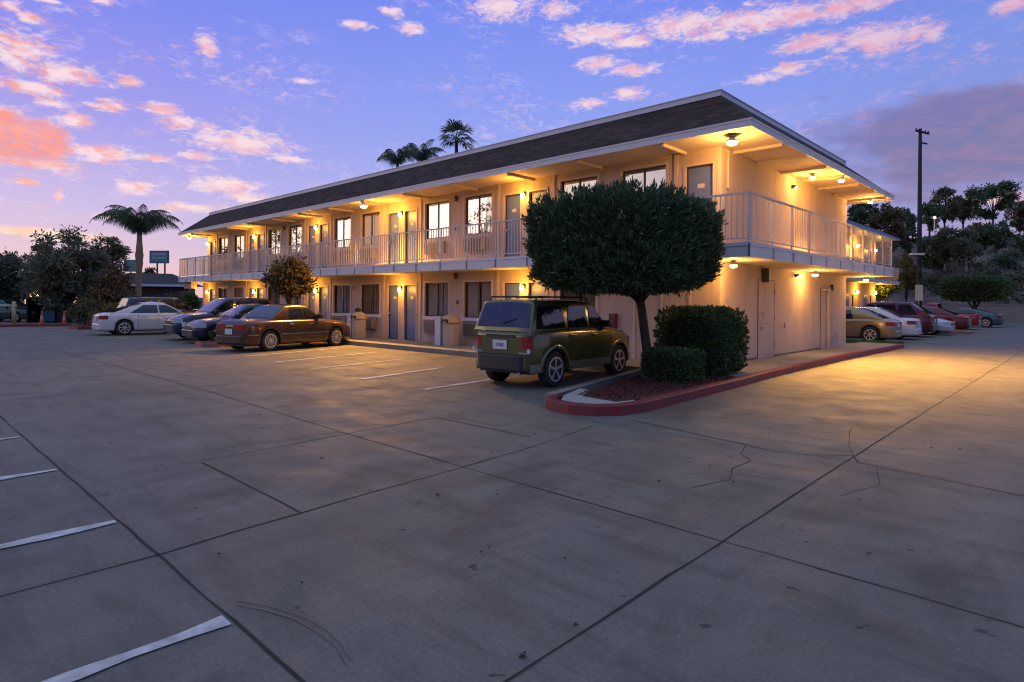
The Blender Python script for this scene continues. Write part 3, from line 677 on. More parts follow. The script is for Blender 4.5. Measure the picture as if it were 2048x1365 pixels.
# ------------------------------------------------------------------ lamps
def light(name, par, loc, power, col, r=.05, kind='POINT', rot=None, spot=None):
    l = bpy.data.lights.new(name, kind); l.energy = power; l.color = col; l.shadow_soft_size = r
    if spot: l.spot_size = spot; l.spot_blend = 1.0
    o = bpy.data.objects.new(name, l); COL.objects.link(o); o.parent = par; o.location = loc
    if rot: o.rotation_euler = rot
    return o
AMB = (1.0, .43, .045); WRM = (1.0, .46, .095)
ords = ['leftmost', 'second', 'third', 'fourth', 'fifth']
for i, l in enumerate(LBAYS[:5]):
    for up in (0, 1):
        z = 4.80 if up else 2.03
        where = 'on the balcony' if up else 'at ground level'
        t = thing('wall_lamp', f'lit amber wall lamp {where}, {ords[i]} from the left, between two blue doors' if i else f'lit amber wall lamp {where} at the far left end of the motel front', 'wall lamp', (l, WY0-.001, z), 0, 'wall lamps between the motel doors')
        MB().box(-.05, .05, -.03, 0, -.05, .09).tube([(0, -.03, .06), (0, -.09, .06)], .03, 8).build('lamp_base', M_BLACK, t)
        q = MB(); q.lathe([(.02, .05), (.05, .03), (.058, -.04), (.05, -.11), (.02, -.135)], (0, -.11, 0), 'Z', 12); q.build('lamp_globe', M_BULB, t, smooth=True)
        light('lamp_light', t, (0, -.46, -.02), 40 if up else 38, AMB, .06)
def flood(x, y, z, label, power, down=True, col=WRM, aim=(0, 0, 0), emitdrop=.20, sc=1.0):
    t = thing('flood_lamp', label, 'flood lamp', (x, y, z), 0, 'flood lamps under eave and balcony')
    MB().lathe([(.07, 0), (.07, -.025), (.03, -.03)], (0, 0, 0), 'Z', 12).build('lamp_base', M_WHITE, t)
    MB().lathe([(.03, -.03), (.05, -.05), (.085, -.09), (.09, -.10)], (0, 0, 0), 'Z', 14).build('lamp_housing', M_WHITE, t, smooth=True)
    MB().lathe([(.084, -.095), (.085, -.12), (.06, -.15), (.02, -.16)], (0, 0, 0), 'Z', 14).build('lamp_lens', M_FLOODG, t, smooth=True)
    light('lamp_light', t, (0, 0, -emitdrop), power, col, .09); t.scale = (sc, sc, sc)
    return t
flood(-.60, .45, 5.23, 'bright flood lamp under the roof corner nearest the camera', 110, emitdrop=.24, sc=1.4)
flood(-.63, 5.77, 5.23, 'lit flood lamp under the side eave above the bright wall streak', 78)
flood(-.12, 6.60, 5.20, 'lit amber flood lamp at the outer edge of the side eave', 60, col=AMB)
FL1 = bpy.data.objects['flood_lamp.002']
light('flood_beam', FL1, (.05, 0, -.22), 9000, (1, .48, .085), .08, 'SPOT', (0, radians(-30), 0), radians(140))
flood(-.55, 11.5, 5.23, 'lit flood lamp under the far end of the side eave', 78)
flood(-.75, .90, 2.54, 'lit flood lamp under the balcony corner beside the round clipped tree', 78)
flood(-.80, 6.60, 2.54, 'lit flood lamp under the middle of the side balcony', 78)
flood(-.75, 11.9, 2.54, 'lit flood lamp under the far end of the side balcony', 78)
flood(-14.4, .16, 5.22, 'starry amber flood lamp on the long front eave', 90, col=AMB, sc=1.5)
FL2 = bpy.data.objects['flood_lamp.007']
light('flood_beam', FL2, (0, -.05, -.22), 3600, (1, .46, .08), .08, 'SPOT', (radians(-14), radians(-24), 0), radians(125))
flood(-32.9, .5, 5.22, 'amber flood lamp under the far left eave corner', 110, col=AMB)
for z, y, lab in ((4.93, 5.80, 'small wall spot lighting the upper side wall'), (2.40, 6.12, 'small wall spot lighting the lower side wall')):
    t = thing('wall_spot', lab, 'wall spot', (WX1, y, z), 0, 'wall spots on the side wall')
    MB().box(.001, .05, -.03, .03, -.05, .05).tube([(.05, 0, 0), (.12, 0, .02)], .035, 8).build('lamp_base', M_BLACK, t)
    MB().lathe([(.025, 0), (.03, -.02), (.01, -.03)], (.12, 0, -.02), 'Z', 8).build('lamp_lens', M_FLOODG, t)
    light('lamp_light', t, (.14, 0, -.06), 60, (1, .66, .33), .03, 'SPOT', (0, radians(-14), 0), radians(70))
# black lanterns (unlit) and bells, cabinet, bins
for y, z, h, lab in ((3.68, 2.50, .36, 'large black unlit wall speaker high beside the utility door'), (9.40, 2.22, .2, 'small black unlit lantern by the downpipe at the far end of the side wall')):
    t = thing('wall_speaker' if h > .3 else 'wall_lantern', lab, 'speaker' if h > .3 else 'lantern', (WX1, y, z))
    s_ = h/.36
    MB().box(.001, .03, -.05*s_, .05*s_, -.12*s_, .0).build('bracket', M_BLACK, t)
    MB().prism([(.03, -.07*s_), (.16*s_, -.085*s_), (.19*s_, 0), (.16*s_, .085*s_), (.03, .07*s_)], -h, .0).build('housing', M_BLACK, t, bevel=.01)
for x, z, lab in ((-10.42, 5.02, 'dark red round alarm bell on the upper wall between two bright windows'), (-10.42, 2.42, 'dark red round alarm bell under the balcony above the dome topped bin'), (-22.68, 4.98, 'dark alarm bell on the upper wall near the far left end')):
    t = thing('alarm_bell', lab, 'alarm bell', (x, WY0, z), 0, 'alarm bells on the motel front')
    MB().box(-.05, .05, -.04, -.001, -.05, .05).build('back_box', M_BLACK, t)
    MB().lathe([(.02, -.04), (.10, -.045), (.11, -.06), (.08, -.09), (.02, -.10)], (0, 0, 0), 'Y', 16).build('gong', mat('bell_red', (.12, .015, .012), .4), t, smooth=True)
t = thing('extinguisher_cabinet', 'small red and dark fire extinguisher cabinet on the pale ground floor wall', 'extinguisher cabinet', (-4.12, WY0, 1.1))
MB().box(-.10, .10, -.11, -.001, -.19, .19).build('box', M_RED, t, bevel=.006)
MB().box(-.075, .075, -.118, -.111, -.17, .10).build('glass_panel', M_PLAST, t)
MB().box(-.03, .02, -.124, -.119, -.08, .02).build('tag', M_WHITE, t)
t = thing('extinguisher_cabinet', 'small grey extinguisher box on the balcony wall beside a half lit window', 'extinguisher cabinet', (-16.72, WY0, 3.72))
MB().box(-.13, .13, -.13, -.001, -.21, .21).build('box', mat('grey_box', (.2, .17, .15), .5), t, bevel=.006)
MB().box(-.09, .05, -.138, -.131, -.15, .15).build('glass_panel', M_WHITE, t)
for x, z, lab in ((-10.35, 1.55, 'tiny dark intercom plate on the wall above the dome topped bin'), (-10.45, 4.02, 'tiny dark call plate on the balcony wall between bright windows'), (-16.70, 2.10, 'tiny dark call plate above the bin with the black bag')):
    t = MB().box(x-.035, x+.035, WY0-.03, WY0-.001, z-.06, z+.06).build('wall_plate', M_BLACK, bevel=.004); tag(t, lab, 'wall plate')
def litter_bin(x, y, lab, bag=False):
    t = thing('litter_bin', lab, 'litter bin', (x, y, .15), 0.1, 'litter bins along the walkway')
    MB().prism([(.27*cos(a+pi/8), .27*sin(a+pi/8)) for a in np.arange(8)*pi/4], 0, .72).build('bin_body', mat('bin_tan', (.50, .40, .30), .7, noise=(8, .5, (.4, .31, .22))), t, bevel=.01)
    q = MB(); q.lathe([(.28, .72), (.30, .74), (.30, .78), (.27, .86), (.2, .95), (.1, 1.0), (.02, 1.01)], (0, 0, 0), 'Z', 16); q.build('bin_lid', mat('bin_lid', (.52, .38, .22), .6), t, smooth=True)
    MB().box(-.14, .14, -.292, -.262, .74, .86).build('bin_flap', M_PLAST, t)
    MB().box(-.58, -.33, -.14, .12, 0, .94).box(-.60, -.31, -.16, .14, .86, .90).build('ash_post', M_WHITE, t, bevel=.01)
    if bag:
        q = MB(); q.lathe([(.03, 1.0), (.10, 1.02), (.12, 1.08), (.09, 1.15), (.02, 1.17)], (-.1, 0, 0), 'Z', 12); b_ = q.build('rubbish_bag', M_BLACK, smooth=True); b_.location = (x, y, .15); tag(b_, 'small black tied bag sitting on top of a litter bin', 'rubbish bag')
litter_bin(-9.95, .55, 'tan dome topped litter bin with a white post, between two ground floor windows')
litter_bin(-15.1, .45, 'tan litter bin with a black bag on its lid, beside the brown sedan bonnet', True)

# ------------------------------------------------------------------ vegetation
M_LEAF_HEDGE = mat('hedge_leaf', (0.072, 0.130, 0.040), .55, var=.55, trans=.15, spec=.4)
M_LEAF_TREE = mat('tree_leaf', (0.070, 0.120, 0.052), .5, var=.55, trans=.12, spec=.4)
M_LEAF_DULL = mat('dull_leaf', (0.135, 0.130, 0.065), .7, var=.5, trans=.35)
M_LEAF_OLIVE = mat('olive_leaf', (0.150, 0.155, 0.100), .65, var=.5, trans=.35)
M_LEAF_BROWN = mat('bronze_leaf', (0.140, 0.105, 0.030), .7, var=.5, trans=.25)
M_LEAF_BRIGHT = mat('bright_leaf', (0.07, 0.12, 0.02), .6, var=.5, trans=.25)
M_PALM = mat('palm_leaf', (0.10, 0.14, 0.075), .6, var=.4, trans=.2)
M_CORE = mat('inner_core', (0.020, 0.026, 0.014), .95)
def superell(n, ex, rx, ry, rz, lo=.86, hi=1.02, rng=RNG):
    d = rng.normal(0, 1, (n, 3)); d /= np.linalg.norm(d, axis=1)[:, None]
    k = (np.abs(d)**ex).sum(1)**(-1/ex); r = rng.uniform(lo, hi, n)
    P = d*k[:, None]*r[:, None]
    N = np.sign(P)*np.abs(P)**(ex-1); N /= np.linalg.norm(N, axis=1)[:, None]+1e-9
    s_ = np.array([rx, ry, rz]); return P*s_, N
def clipped(name, par, c, r, ex, n, ll, lw, mt, lump=.05, up=.3, taper=0.0, seed=1, tufts=0, tk=1.0):
    rng = np.random.default_rng(seed)
    P, N = superell(n, ex, *r, rng=rng)
    if tufts:    # shoots gathered in tufts, so the clipped surface is shaggy
        Pt, Nt = superell(tufts, ex, *r, lo=.98, hi=1.0+.045*tk, rng=rng); i_ = np.repeat(np.arange(tufts), 24); h_ = rng.uniform(-.03, .09, len(i_))*tk
        Dt = Nt[i_]*.8+np.array([0, 0, .7]); P2 = Pt[i_]+Dt*h_[:, None]+rng.normal(0, .028*tk, (len(i_), 3))
        P = np.concatenate([P, P2]); N = np.concatenate([N, Nt[i_]])
    # gentle lumps
    ph = rng.uniform(0, 6, (8, 3)); q = P/np.array(r)
    l_ = sum(np.sin(3.1*q[:, 0]*(1+i*.5)+ph[i, 0])*np.sin(2.7*q[:, 1]*(1+i*.4)+ph[i, 1])*np.sin(2.3*q[:, 2]*(1+i*.4)+ph[i, 2]) for i in range(8))/3
    P = P+N*(l_*lump)[:, None]
    if taper: P[:, :2] *= (1+taper*(P[:, 2]/r[2]))[:, None]
    P += np.array(c)
    D = N.copy(); D[:, 2] += up
    V, F = leaves(P, D, ll, lw, .5, rng)
    o = raw_mesh(name, V, F, mt, par)
    # solid dark green core that keeps the leaf shell opaque
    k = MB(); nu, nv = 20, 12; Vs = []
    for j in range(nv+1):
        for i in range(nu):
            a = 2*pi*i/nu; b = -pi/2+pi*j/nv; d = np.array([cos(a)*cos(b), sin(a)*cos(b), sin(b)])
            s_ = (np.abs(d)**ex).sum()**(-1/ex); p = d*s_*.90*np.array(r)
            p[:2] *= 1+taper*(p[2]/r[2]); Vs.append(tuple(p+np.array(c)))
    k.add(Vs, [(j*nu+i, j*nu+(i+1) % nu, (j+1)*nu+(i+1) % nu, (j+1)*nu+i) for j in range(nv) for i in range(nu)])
    k.build('core_mass', M_CORE, o)
    return o
# the big clipped tree
tx, ty = -1.06, -2.2
T = thing('clipped_tree', 'large round-cornered clipped tree in the red kerbed bed at the motel corner', 'tree', (tx, ty, .148))
cxy = at(1248, 11.72)
cz = 2.66
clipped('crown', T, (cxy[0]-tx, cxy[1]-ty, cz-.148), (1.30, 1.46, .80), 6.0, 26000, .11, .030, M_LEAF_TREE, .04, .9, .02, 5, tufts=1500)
q = MB(); bx_, by_ = cxy[0]-tx, cxy[1]-ty
MB().tube([(0.02, 0, -.05), (0, 0, .12), (0, 0, .36)], [.16, .125, .108], 10).build('trunk_wrap', M_BARKG, T, smooth=True)
q.tube([(0.02, 0, -.1), (0, 0, .12), (.0, .0, .45), (-.02+bx_*.1, by_*.1, .9), (bx_*.25, by_*.3, 1.35), (bx_*.5, by_*.5, 1.75), (bx_*.7, by_*.8, 2.2)], [.15, .115, .095, .085, .082, .08, .06], 10)
for a in range(5):
    an = a*1.256+.4; q.tube([(bx_*.3, by_*.35, 1.45), (bx_*.5+.4*cos(an), by_*.5+.4*sin(an), 1.85), (bx_+.9*cos(an), by_+.9*sin(an), 2.4)], [.06, .04, .02], 6)
q.build('trunk', M_BARK, T, smooth=True)
hx, hy = at(1402, 12.9); 
T = thing('hedge', 'tall squared green hedge block in front of the motel corner wall', 'hedge', (hx, hy, .148))
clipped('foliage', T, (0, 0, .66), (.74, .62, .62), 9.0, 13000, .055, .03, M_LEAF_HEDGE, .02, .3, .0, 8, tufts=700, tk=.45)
q = MB(); q.tube([(0, 0, -.05), (0, 0, .4)], .05, 6).tube([(.3, .1, -.05), (.25, .1, .4)], .04, 6).tube([(-.3, -.1, -.05), (-.25, -.1, .4)], .04, 6); q.build('stem', M_BARK, T)
hx, hy = at(1346, 11.5)
T = thing('hedge', 'low clipped hedge block right of the tree trunk', 'hedge', (hx, hy, .148))
clipped('foliage', T, (0, 0, .27), (.46, .38, .26), 9.0, 7000, .045, .024, M_LEAF_HEDGE, .012, .3, 0, 9, tufts=400, tk=.35)
q = MB(); q.tube([(0, 0, -.05), (0, 0, .2)], .04, 6); q.build('stem', M_BARK, T)

def tree(name, label, cat, x, y, z0, H, R, rz, nclump, nleaf, ll, lw, mt, bark=M_BARK, seed=1, trunk_r=.16, low=.35, group=None, lean=(0, 0), spread=.32, ytrunk=None):
    rng = np.random.default_rng(seed)
    T = thing(name, label, cat, (x, y, z0), 0, group)
    cz = H-rz
    C = rng.normal(0, 1, (nclump, 3)); C /= np.linalg.norm(C, axis=1)[:, None]; C *= (rng.uniform(.25, 1, nclump)**.5)[:, None]
    C = C*np.array([R, R, rz])*.86+np.array([lean[0], lean[1], cz])
    idx = rng.integers(0, nclump, nleaf); rad = R*spread*rng.uniform(.5, 1.1, nclump)
    off = rng.normal(0, .5, (nleaf, 3))*rad[idx][:, None]; off[:, 2] *= .75
    P = C[idx]+off; N = off/(np.linalg.norm(off, axis=1)[:, None]+1e-6)
    V, F = leaves(P, N, ll, lw, .8, rng); raw_mesh('crown', V, F, mt, T)
    q = MB(); z1 = low*H
    q.tube([(0, 0, -.3), (lean[0]*.1, lean[1]*.1, z1*.5), (lean[0]*.3, lean[1]*.3, z1), (lean[0]*.7, lean[1]*.7, cz)], [trunk_r*1.25, trunk_r, trunk_r*.85, trunk_r*.4], 8)
    for k in range(min(nclump, 12)):
        c_ = C[k]; q.tube([(lean[0]*.3, lean[1]*.3, z1*(.8+.2*(k % 3)/2)), tuple(c_*np.array([.5, .5, 1])*np.array([1, 1, .75])+np.array([0, 0, z1*.2])), tuple(c_)], [trunk_r*.45, trunk_r*.3, trunk_r*.12], 5)
    q.build('trunk', bark, T, smooth=True); return T
def treepx(name, label, cat, px, depth, ytop, wpx, ybot, **k):
    """tree placed at a bearing and distance, sized in metres from its apparent size"""
    x, y = at(px, depth); H = zat(px, ytop, depth); Rr = wpx/2/FOC*depth; zb = zat(px, ybot, depth)
    z0 = k.pop('z0', 0.0)
    return tree(name, label, cat, x, y, z0, H-z0, Rr, max(.3, (H-zb)/2), **k)
# small tree behind the brown sedan
treepx('small_tree', 'small bushy bronze tree between the brown sedan and the motel balcony', 'tree', 577, 22.3, 516, 84, 606, nclump=26, nleaf=5200, ll=.17, lw=.07, mt=M_LEAF_BROWN, seed=11, trunk_r=.07, z0=.1, low=.5, spread=.42)
tree('shrub', 'little green shrub at the tip of the kerbed bed left of the brown sedan', 'shrub', -16.6, -4.1, .1, .62, .28, .28, 10, 700, .09, .04, M_LEAF_BRIGHT, seed=12, trunk_r=.02)
tree('shrub', 'round gold leaved shrub beside the dark blue sedan wheel', 'shrub', -16.7, -3.0, .1, 1.15, .32, .28, 10, 800, .09, .05, mat('gold_leaf', (.30, .19, .06), .7, var=.4, trans=.2), seed=13, trunk_r=.02)
# left side trees
treepx('broadleaf_tree', 'tallest dark olive grey tree left of the palm with ragged twiggy top', 'tree', 140, 40, 452, 150, 640, nclump=60, nleaf=15000, ll=.30, lw=.10, mt=M_LEAF_OLIVE, seed=21, trunk_r=.22, low=.25, spread=.26)
treepx('broadleaf_tree', 'loose twiggy tree nearest the palm trunk on its left', 'tree', 215, 43, 462, 90, 590, nclump=40, nleaf=4200, ll=.28, lw=.09, mt=M_LEAF_DULL, seed=22, trunk_r=.14, low=.25, spread=.22)
treepx('broadleaf_tree', 'low reddish brown tree in front of the palm base', 'tree', 225, 39, 528, 95, 640, nclump=34, nleaf=6000, ll=.26, lw=.10, mt=mat('russet_leaf', (.13, .095, .05), .7, var=.5, trans=.2), seed=23, trunk_r=.12, low=.3, spread=.3)
treepx('broadleaf_tree', 'dark tree at the left edge above the green car', 'tree', 30, 43, 500, 120, 600, nclump=44, nleaf=9000, ll=.3, lw=.11, mt=M_LEAF_OLIVE, seed=24, trunk_r=.18, low=.25, spread=.28)
treepx('broadleaf_tree', 'spindly tree between the two darkest trees on the left', 'tree', 88, 47, 480, 70, 585, nclump=30, nleaf=3600, ll=.3, lw=.09, mt=M_LEAF_DULL, seed=25, trunk_r=.12, low=.3, spread=.22)
treepx('broadleaf_tree', 'dark tree cut by the left edge of the photo', 'tree', -40, 44, 520, 130, 630, nclump=44, nleaf=6000, ll=.3, lw=.11, mt=M_LEAF_DULL, seed=26, trunk_r=.18, low=.25, spread=.28)
for i, (px, d, yt, w, yb, lab) in enumerate([(170, 36.5, 600, 60, 650, 'low dark bush under the tallest tree on the left'), (222, 36, 608, 70, 650, 'low ragged bush behind the white topped cone'), (340, 60, 575, 55, 620, 'dark purple bush left of the motel balcony end'), (375, 56, 582, 40, 625, 'grey leafed bush below the balcony end'), (318, 62, 590, 40, 625, 'low green bush right of the palm trunk'), (385, 46, 590, 22, 620, 'yellow green bush beside the motel end column')]):
    treepx('bush', lab, 'bush', px, d, yt, w, yb, nclump=16, nleaf=1800, ll=.22, lw=.09, mt=[M_LEAF_DULL, M_LEAF_BROWN, M_LEAF_OLIVE, M_LEAF_OLIVE, M_LEAF_DULL, M_LEAF_BRIGHT][i], seed=30+i, trunk_r=.04, spread=.4)
for i, (px, yt) in enumerate([(293, 536), (303, 531)]):
    treepx('conifer', ['small pointed conifer left of the pair beyond the low roof', 'small pointed conifer right of the pair beyond the low roof'][i], 'tree', px, 85, yt, 14, 566, nclump=12, nleaf=500, ll=.4, lw=.15, mt=M_LEAF_DULL, seed=40+i, trunk_r=.06, spread=.5)
# palms
def palm(name, label, px, depth, ytop, yheart, nf, fl, droop, seed, fan=False, trunk_r=.17, base_z=0.0, bulge=False, bark=None, rel=1.0):
    x, y = at(px, depth); zh = zat(px, yheart, depth); rng = random.Random(seed)
    T = thing(name, label, 'palm tree', (x, y, base_z)); hz = zh-base_z
    q = MB(); pts = []; rs = []
    for i in range(12):
        t = i/11; z = hz*t; pts.append((.12*sin(t*2.2), .08*sin(t*1.4), z)); r = trunk_r*(1.15-.35*t)
        if bulge: r *= 1+.65*math.exp(-((t-.72)/.13)**2)
        rs.append(r)
    q.tube(pts, rs, 10); q.build('trunk', bark or mat('palm_bark', (.20, .16, .12), .9, noise=(7, .8, (.10, .08, .06)), bump=.8, bscale=20), T, smooth=True)
    tip = Vector(pts[-1])
    for f in range(nf):
        az_ = f*2.399+rng.uniform(-.25, .25); el_ = 1.56-.62*(f/nf)**.9+rng.uniform(-.12, .12); Lf = fl*rng.uniform(.85, 1.1)
        m = MB(); h = Vector((cos(az_), sin(az_), 0)); p = tip.copy(); e_ = el_; steps = 14; line = [p.copy()]
        if not fan:
            for s_ in range(steps):
                p = p+(h*cos(e_)+Vector((0, 0, sin(e_))))*(Lf/steps); e_ -= droop/steps*(1+.9*s_/steps); line.append(p.copy())
            m.tube(line, [.035-.028*i/steps for i in range(steps+1)], 4)
            side = h.cross(Vector((0, 0, 1)))
            for i in range(4, steps*4):
                t = i/(steps*4); a = line[int(t*steps)].lerp(line[min(steps, int(t*steps)+1)], t*steps % 1)
                ll = fl*.24*(sin(pi*min(1, t*1.05+.08))**.7+.1)
                for sg in (-1, 1):
                    d = side*sg*.75+h*.35+Vector((0, 0, -.55-rng.uniform(0, .5))); d.normalize()
                    w = (Vector((0, 0, .010)) + h*.013)*min(1.2, fl/3)
                    b2 = a+d*ll*.55; c2 = a+d*ll*.9+Vector((0, 0, -ll*.35))
                    m.add([a-w, a+w, b2+w, b2-w], [(0, 1, 2, 3)]); m.add([b2-w, b2+w, c2], [(0, 1, 2)])
        else:
            e_ = 1.45-1.75*(f/nf)**.8; q0 = tip.copy(); q1 = tip+(h*cos(e_)+Vector((0, 0, sin(e_))))*Lf*.30
            m.tube([q0, q1], .025, 4); dirv = (h*cos(e_-.2)+Vector((0, 0, sin(e_-.2)))).normalized(); sd = h.cross(Vector((0, 0, 1))); 
            upv = dirv.cross(sd)
            for k in range(-8, 9):
                a = k*.155; d = (dirv*cos(a)+sd*sin(a)*.95+upv*rng.uniform(-.12, .12)).normalized(); l2 = Lf*.46*(1-.035*abs(k)); w = sd*cos(a)*.05-dirv*sin(a)*.05
                mid_ = q1+d*l2*.6; end = q1+d*l2+Vector((0, 0, -l2*.28))
                m.add([q1, mid_-w*1.2, end, mid_+w*1.2], [(0, 1, 2, 3)])
        m.build('frond', M_PALM, T)
    return T
palm('feather_palm', 'feather palm with arching fronds standing left of the motel roof', 275, 47, 380, 462, 22, 3.75, 1.68, 3, bulge=True, trunk_r=.20, bark=mat('lamplit_palm_bark', (.36, .24, .14), .9, noise=(5, .6, (.22, .14, .08)), bump=.6, bscale=20))  # trunk bark coloured brighter and tanner to stand for lamplight on it
palm('feather_palm', 'feather palm top showing left above the roof crest, just fronds', 790, 52, 300, 326, 11, 2.8, 1.9, 4)
palm('feather_palm', 'feather palm in the middle above the roof crest, next to the fan palm', 838, 54, 280, 320, 15, 2.8, 1.7, 5)
palm('fan_palm', 'fan palm with round leaf fans rising highest above the roof crest', 908, 58, 242, 278, 20, 3.0, 1, 6, fan=True, trunk_r=.20, bark=M_BARK)

# ------------------------------------------------------------------ right background: retaining wall, hill, trees
wa, wb_ = at(1790, 57), at(2500, 57)
ux, uy = wb_[0]-wa[0], wb_[1]-wa[1]; l_ = math.hypot(ux, uy); ux /= l_; uy /= l_; nx, ny = -uy, ux
q = MB(); q.prism([(wa[0], wa[1]), (wb_[0], wb_[1]), (wb_[0]+nx*.3, wb_[1]+ny*.3), (wa[0]+nx*.3, wa[1]+ny*.3)], 0, 1.55)
q.prism([(wa[0]-nx*.04, wa[1]-ny*.04), (wb_[0]-nx*.04, wb_[1]-ny*.04), (wb_[0]+nx*.34, wb_[1]+ny*.34), (wa[0]+nx*.34, wa[1]+ny*.34)], 1.551, 1.63)
t = q.build('retaining_wall', mat('block_wall', (.36, .27, .20), .9, noise=(1.5, .7, (.26, .19, .15)), bump=.4, bscale=12)); tag(t, 'long tan retaining wall at the foot of the hillside on the right', 'wall')
def hill_h(s, d):   # s along wall, d behind it
    base = 1.45+9.5*(1-math.exp(-d/16.0))+d*.035
    return base*(.62+.38*min(1, max(0, (s-2)/9)))+.5*sin(s*.31+d*.17)+.35*sin(s*.8-d*.4)*min(1, d/3)
V = []; F = []; ns, nd = 60, 34
for j in range(nd):
    d = .3+(j/(nd-1))**1.5*160
    for i in range(ns):
        s = -30+i*3.2; x = wa[0]+ux*s+nx*d; y = wa[1]+uy*s+ny*d
        V.append((x, y, max(0.02, hill_h(s, d)*(1 if s > -4 else max(.0, 1+(s+4)/22)) if d > .5 else (1.4 if s > 0 else .02))))
        if i and j: F.append(((j-1)*ns+i-1, (j-1)*ns+i, j*ns+i, j*ns+i-1))
m = MB(); m.add(V, F); m.build('hill', mat('dry_hillside', (.19, .135, .115), .95, noise=(.2, 1.0, (.05, .046, .03)), bump=.8, bscale=2.5), smooth=True, kind='structure')
rng_s = np.random.default_rng(77); Ps = []
for _ in range(420):
    s0 = rng_s.uniform(-16, 34); d0 = rng_s.uniform(1, 26)
    if s0 > 9 and 9 < d0 < 20 and rng_s.random() < .75: continue
    n_ = rng_s.integers(25, 60); rr_ = rng_s.uniform(.35, .95)
    ss = s0+rng_s.normal(0, rr_*.7, n_); dd = np.maximum(.8, d0+rng_s.normal(0, rr_*.7, n_)); hh = np.abs(rng_s.normal(0, rr_*.6, n_))
    for a, b, c_ in zip(ss, dd, hh): Ps.append((wa[0]+ux*a+nx*b, wa[1]+uy*a+ny*b, hill_h(a, b)*(1 if a > -4 else max(0, 1+(a+4)/22))+c_))
Ps = np.array(Ps); V, F = leaves(Ps, np.tile([0, 0, .6], (len(Ps), 1)), .42, .18, .9, rng_s)
o = raw_mesh('hillside_scrub', V, F, mat('scrub_leaf', (.075, .078, .042), .8, var=.55, trans=.2)); o['kind'] = 'stuff'; tag(o, 'dark mixed scrub covering the hillside on the right', 'scrub')
def hz(px, depth):
    x, y = at(px, depth); s = (x-wa[0])*ux+(y-wa[1])*uy; d = (x-wa[0])*nx+(y-wa[1])*ny
    return max(0, hill_h(s, d)*(1 if s > -4 else max(0, 1+(s+4)/22))) if d > .3 else 0
hill_trees = [
 (1985, 84, 360, 100, 440, 'tallest broad dark tree crowning the hill on the right', M_LEAF_TREE, 7000, M_BARK),
 (1925, 88, 388, 60, 452, 'round dark tree on the hilltop left of the tallest', M_LEAF_DULL, 4000, M_BARK),
 (1888, 82, 372, 60, 450, 'feathery hilltop tree above the street lamp', M_LEAF_DULL, 4200, M_BARK),
 (1858, 78, 402, 50, 470, 'thin dark tree just right of the utility pole', M_LEAF_TREE, 2600, M_BARK),
 (2048, 80, 395, 60, 470, 'dark green tree cut by the right edge of the photo', M_LEAF_DULL, 4200, M_BARK),
 (1932, 64, 452, 66, 535, 'pale trunked eucalyptus leaning above the wide topiary', M_LEAF_OLIVE, 2600, M_BARKP),
 (1890, 66, 450, 70, 530, 'slender eucalyptus with a thin pale trunk below the street lamp', M_LEAF_DULL, 3000, M_BARKP),
 (1866, 68, 460, 50, 560, 'dense dark tree behind the utility pole foot', M_LEAF_TREE, 3600, M_BARK),
 (1812, 66, 398, 36, 520, 'dark tree beside the far roof corner of the motel', M_LEAF_TREE, 2600, M_BARK),
 (1772, 60, 400, 80, 520, 'broad dark tree seen under the far end of the eave', M_LEAF_DULL, 6500, M_BARK),
 (1725, 62, 400, 70, 510, 'dark tree seen past the end of the side wall under the eave', M_LEAF_TREE, 6500, M_BARK),
 (1990, 70, 440, 60, 500, 'dark mid slope tree under the tallest hill tree', M_LEAF_TREE, 3200, M_BARK),
 (1960, 72, 440, 60, 500, 'grey green mid slope tree left of the bare slope', M_LEAF_DULL, 3000, M_BARK),
 (2044, 72, 470, 40, 520, 'small dark tree low at the right photo edge', M_LEAF_DULL, 1400, M_BARK)]
for i, (px, d, yt, w, yb, lab, mt_, n, bk_) in enumerate(hill_trees):
    treepx('hill_tree', lab, 'tree', px, d, yt, w, yb, z0=hz(px, d), nclump=44, nleaf=n, ll=.38, lw=.15, mt=mt_, bark=bk_, seed=60+i, trunk_r=.12, low=.4, spread=.20, group='trees on and below the hillside')
shr = [(1812, 52, 492, 52, 600, 'tall rusty brown shrub right of the balcony end', M_LEAF_BROWN), (1758, 46, 558, 76, 596, 'lamplit bright green bush below the balcony end', M_LEAF_BRIGHT), (1720, 47, 556, 40, 600, 'small lit green bush against the side wall edge', M_LEAF_BRIGHT),
       (1850, 62, 540, 50, 610, 'dark shrub left of the wide topiary', M_LEAF_DULL), (2035, 62, 560, 50, 606, 'brown grey scrub on the slope at the right edge', M_LEAF_DULL), (2000, 66, 515, 60, 545, 'dark scrub band above the wide topiary', M_LEAF_TREE), (1950, 66, 530, 60, 552, 'low dark scrub behind the eucalyptus trunk', M_LEAF_TREE), (2030, 68, 500, 50, 530, 'sparse grey scrub on the bare slope', M_LEAF_OLIVE)]
for i, (px, d, yt, w, yb, lab, mt_) in enumerate(shr):
    treepx('shrub', lab, 'shrub', px, d, yt, w, yb, z0=hz(px, d), nclump=18, nleaf=3000, ll=.24, lw=.11, mt=mt_, seed=90+i, trunk_r=.05, spread=.4, low=.3)
x, y = at(1948, 50); T = thing('clipped_tree', 'wide flat clipped tree in front of the hillside on the right', 'tree', (x, y, 0))
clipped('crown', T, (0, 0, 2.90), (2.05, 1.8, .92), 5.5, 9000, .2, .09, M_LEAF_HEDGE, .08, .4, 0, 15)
q = MB(); q.tube([(0, 0, 0), (.05, 0, 1.2), (0, .1, 2.4)], [.16, .13, .1], 8).tube([(.03, 0, 1.2), (.6, .2, 2.2)], [.09, .05], 6).tube([(.03, 0, 1.1), (-.6, -.1, 2.2)], [.09, .05], 6); q.build('trunk', M_BARK, T, smooth=True)
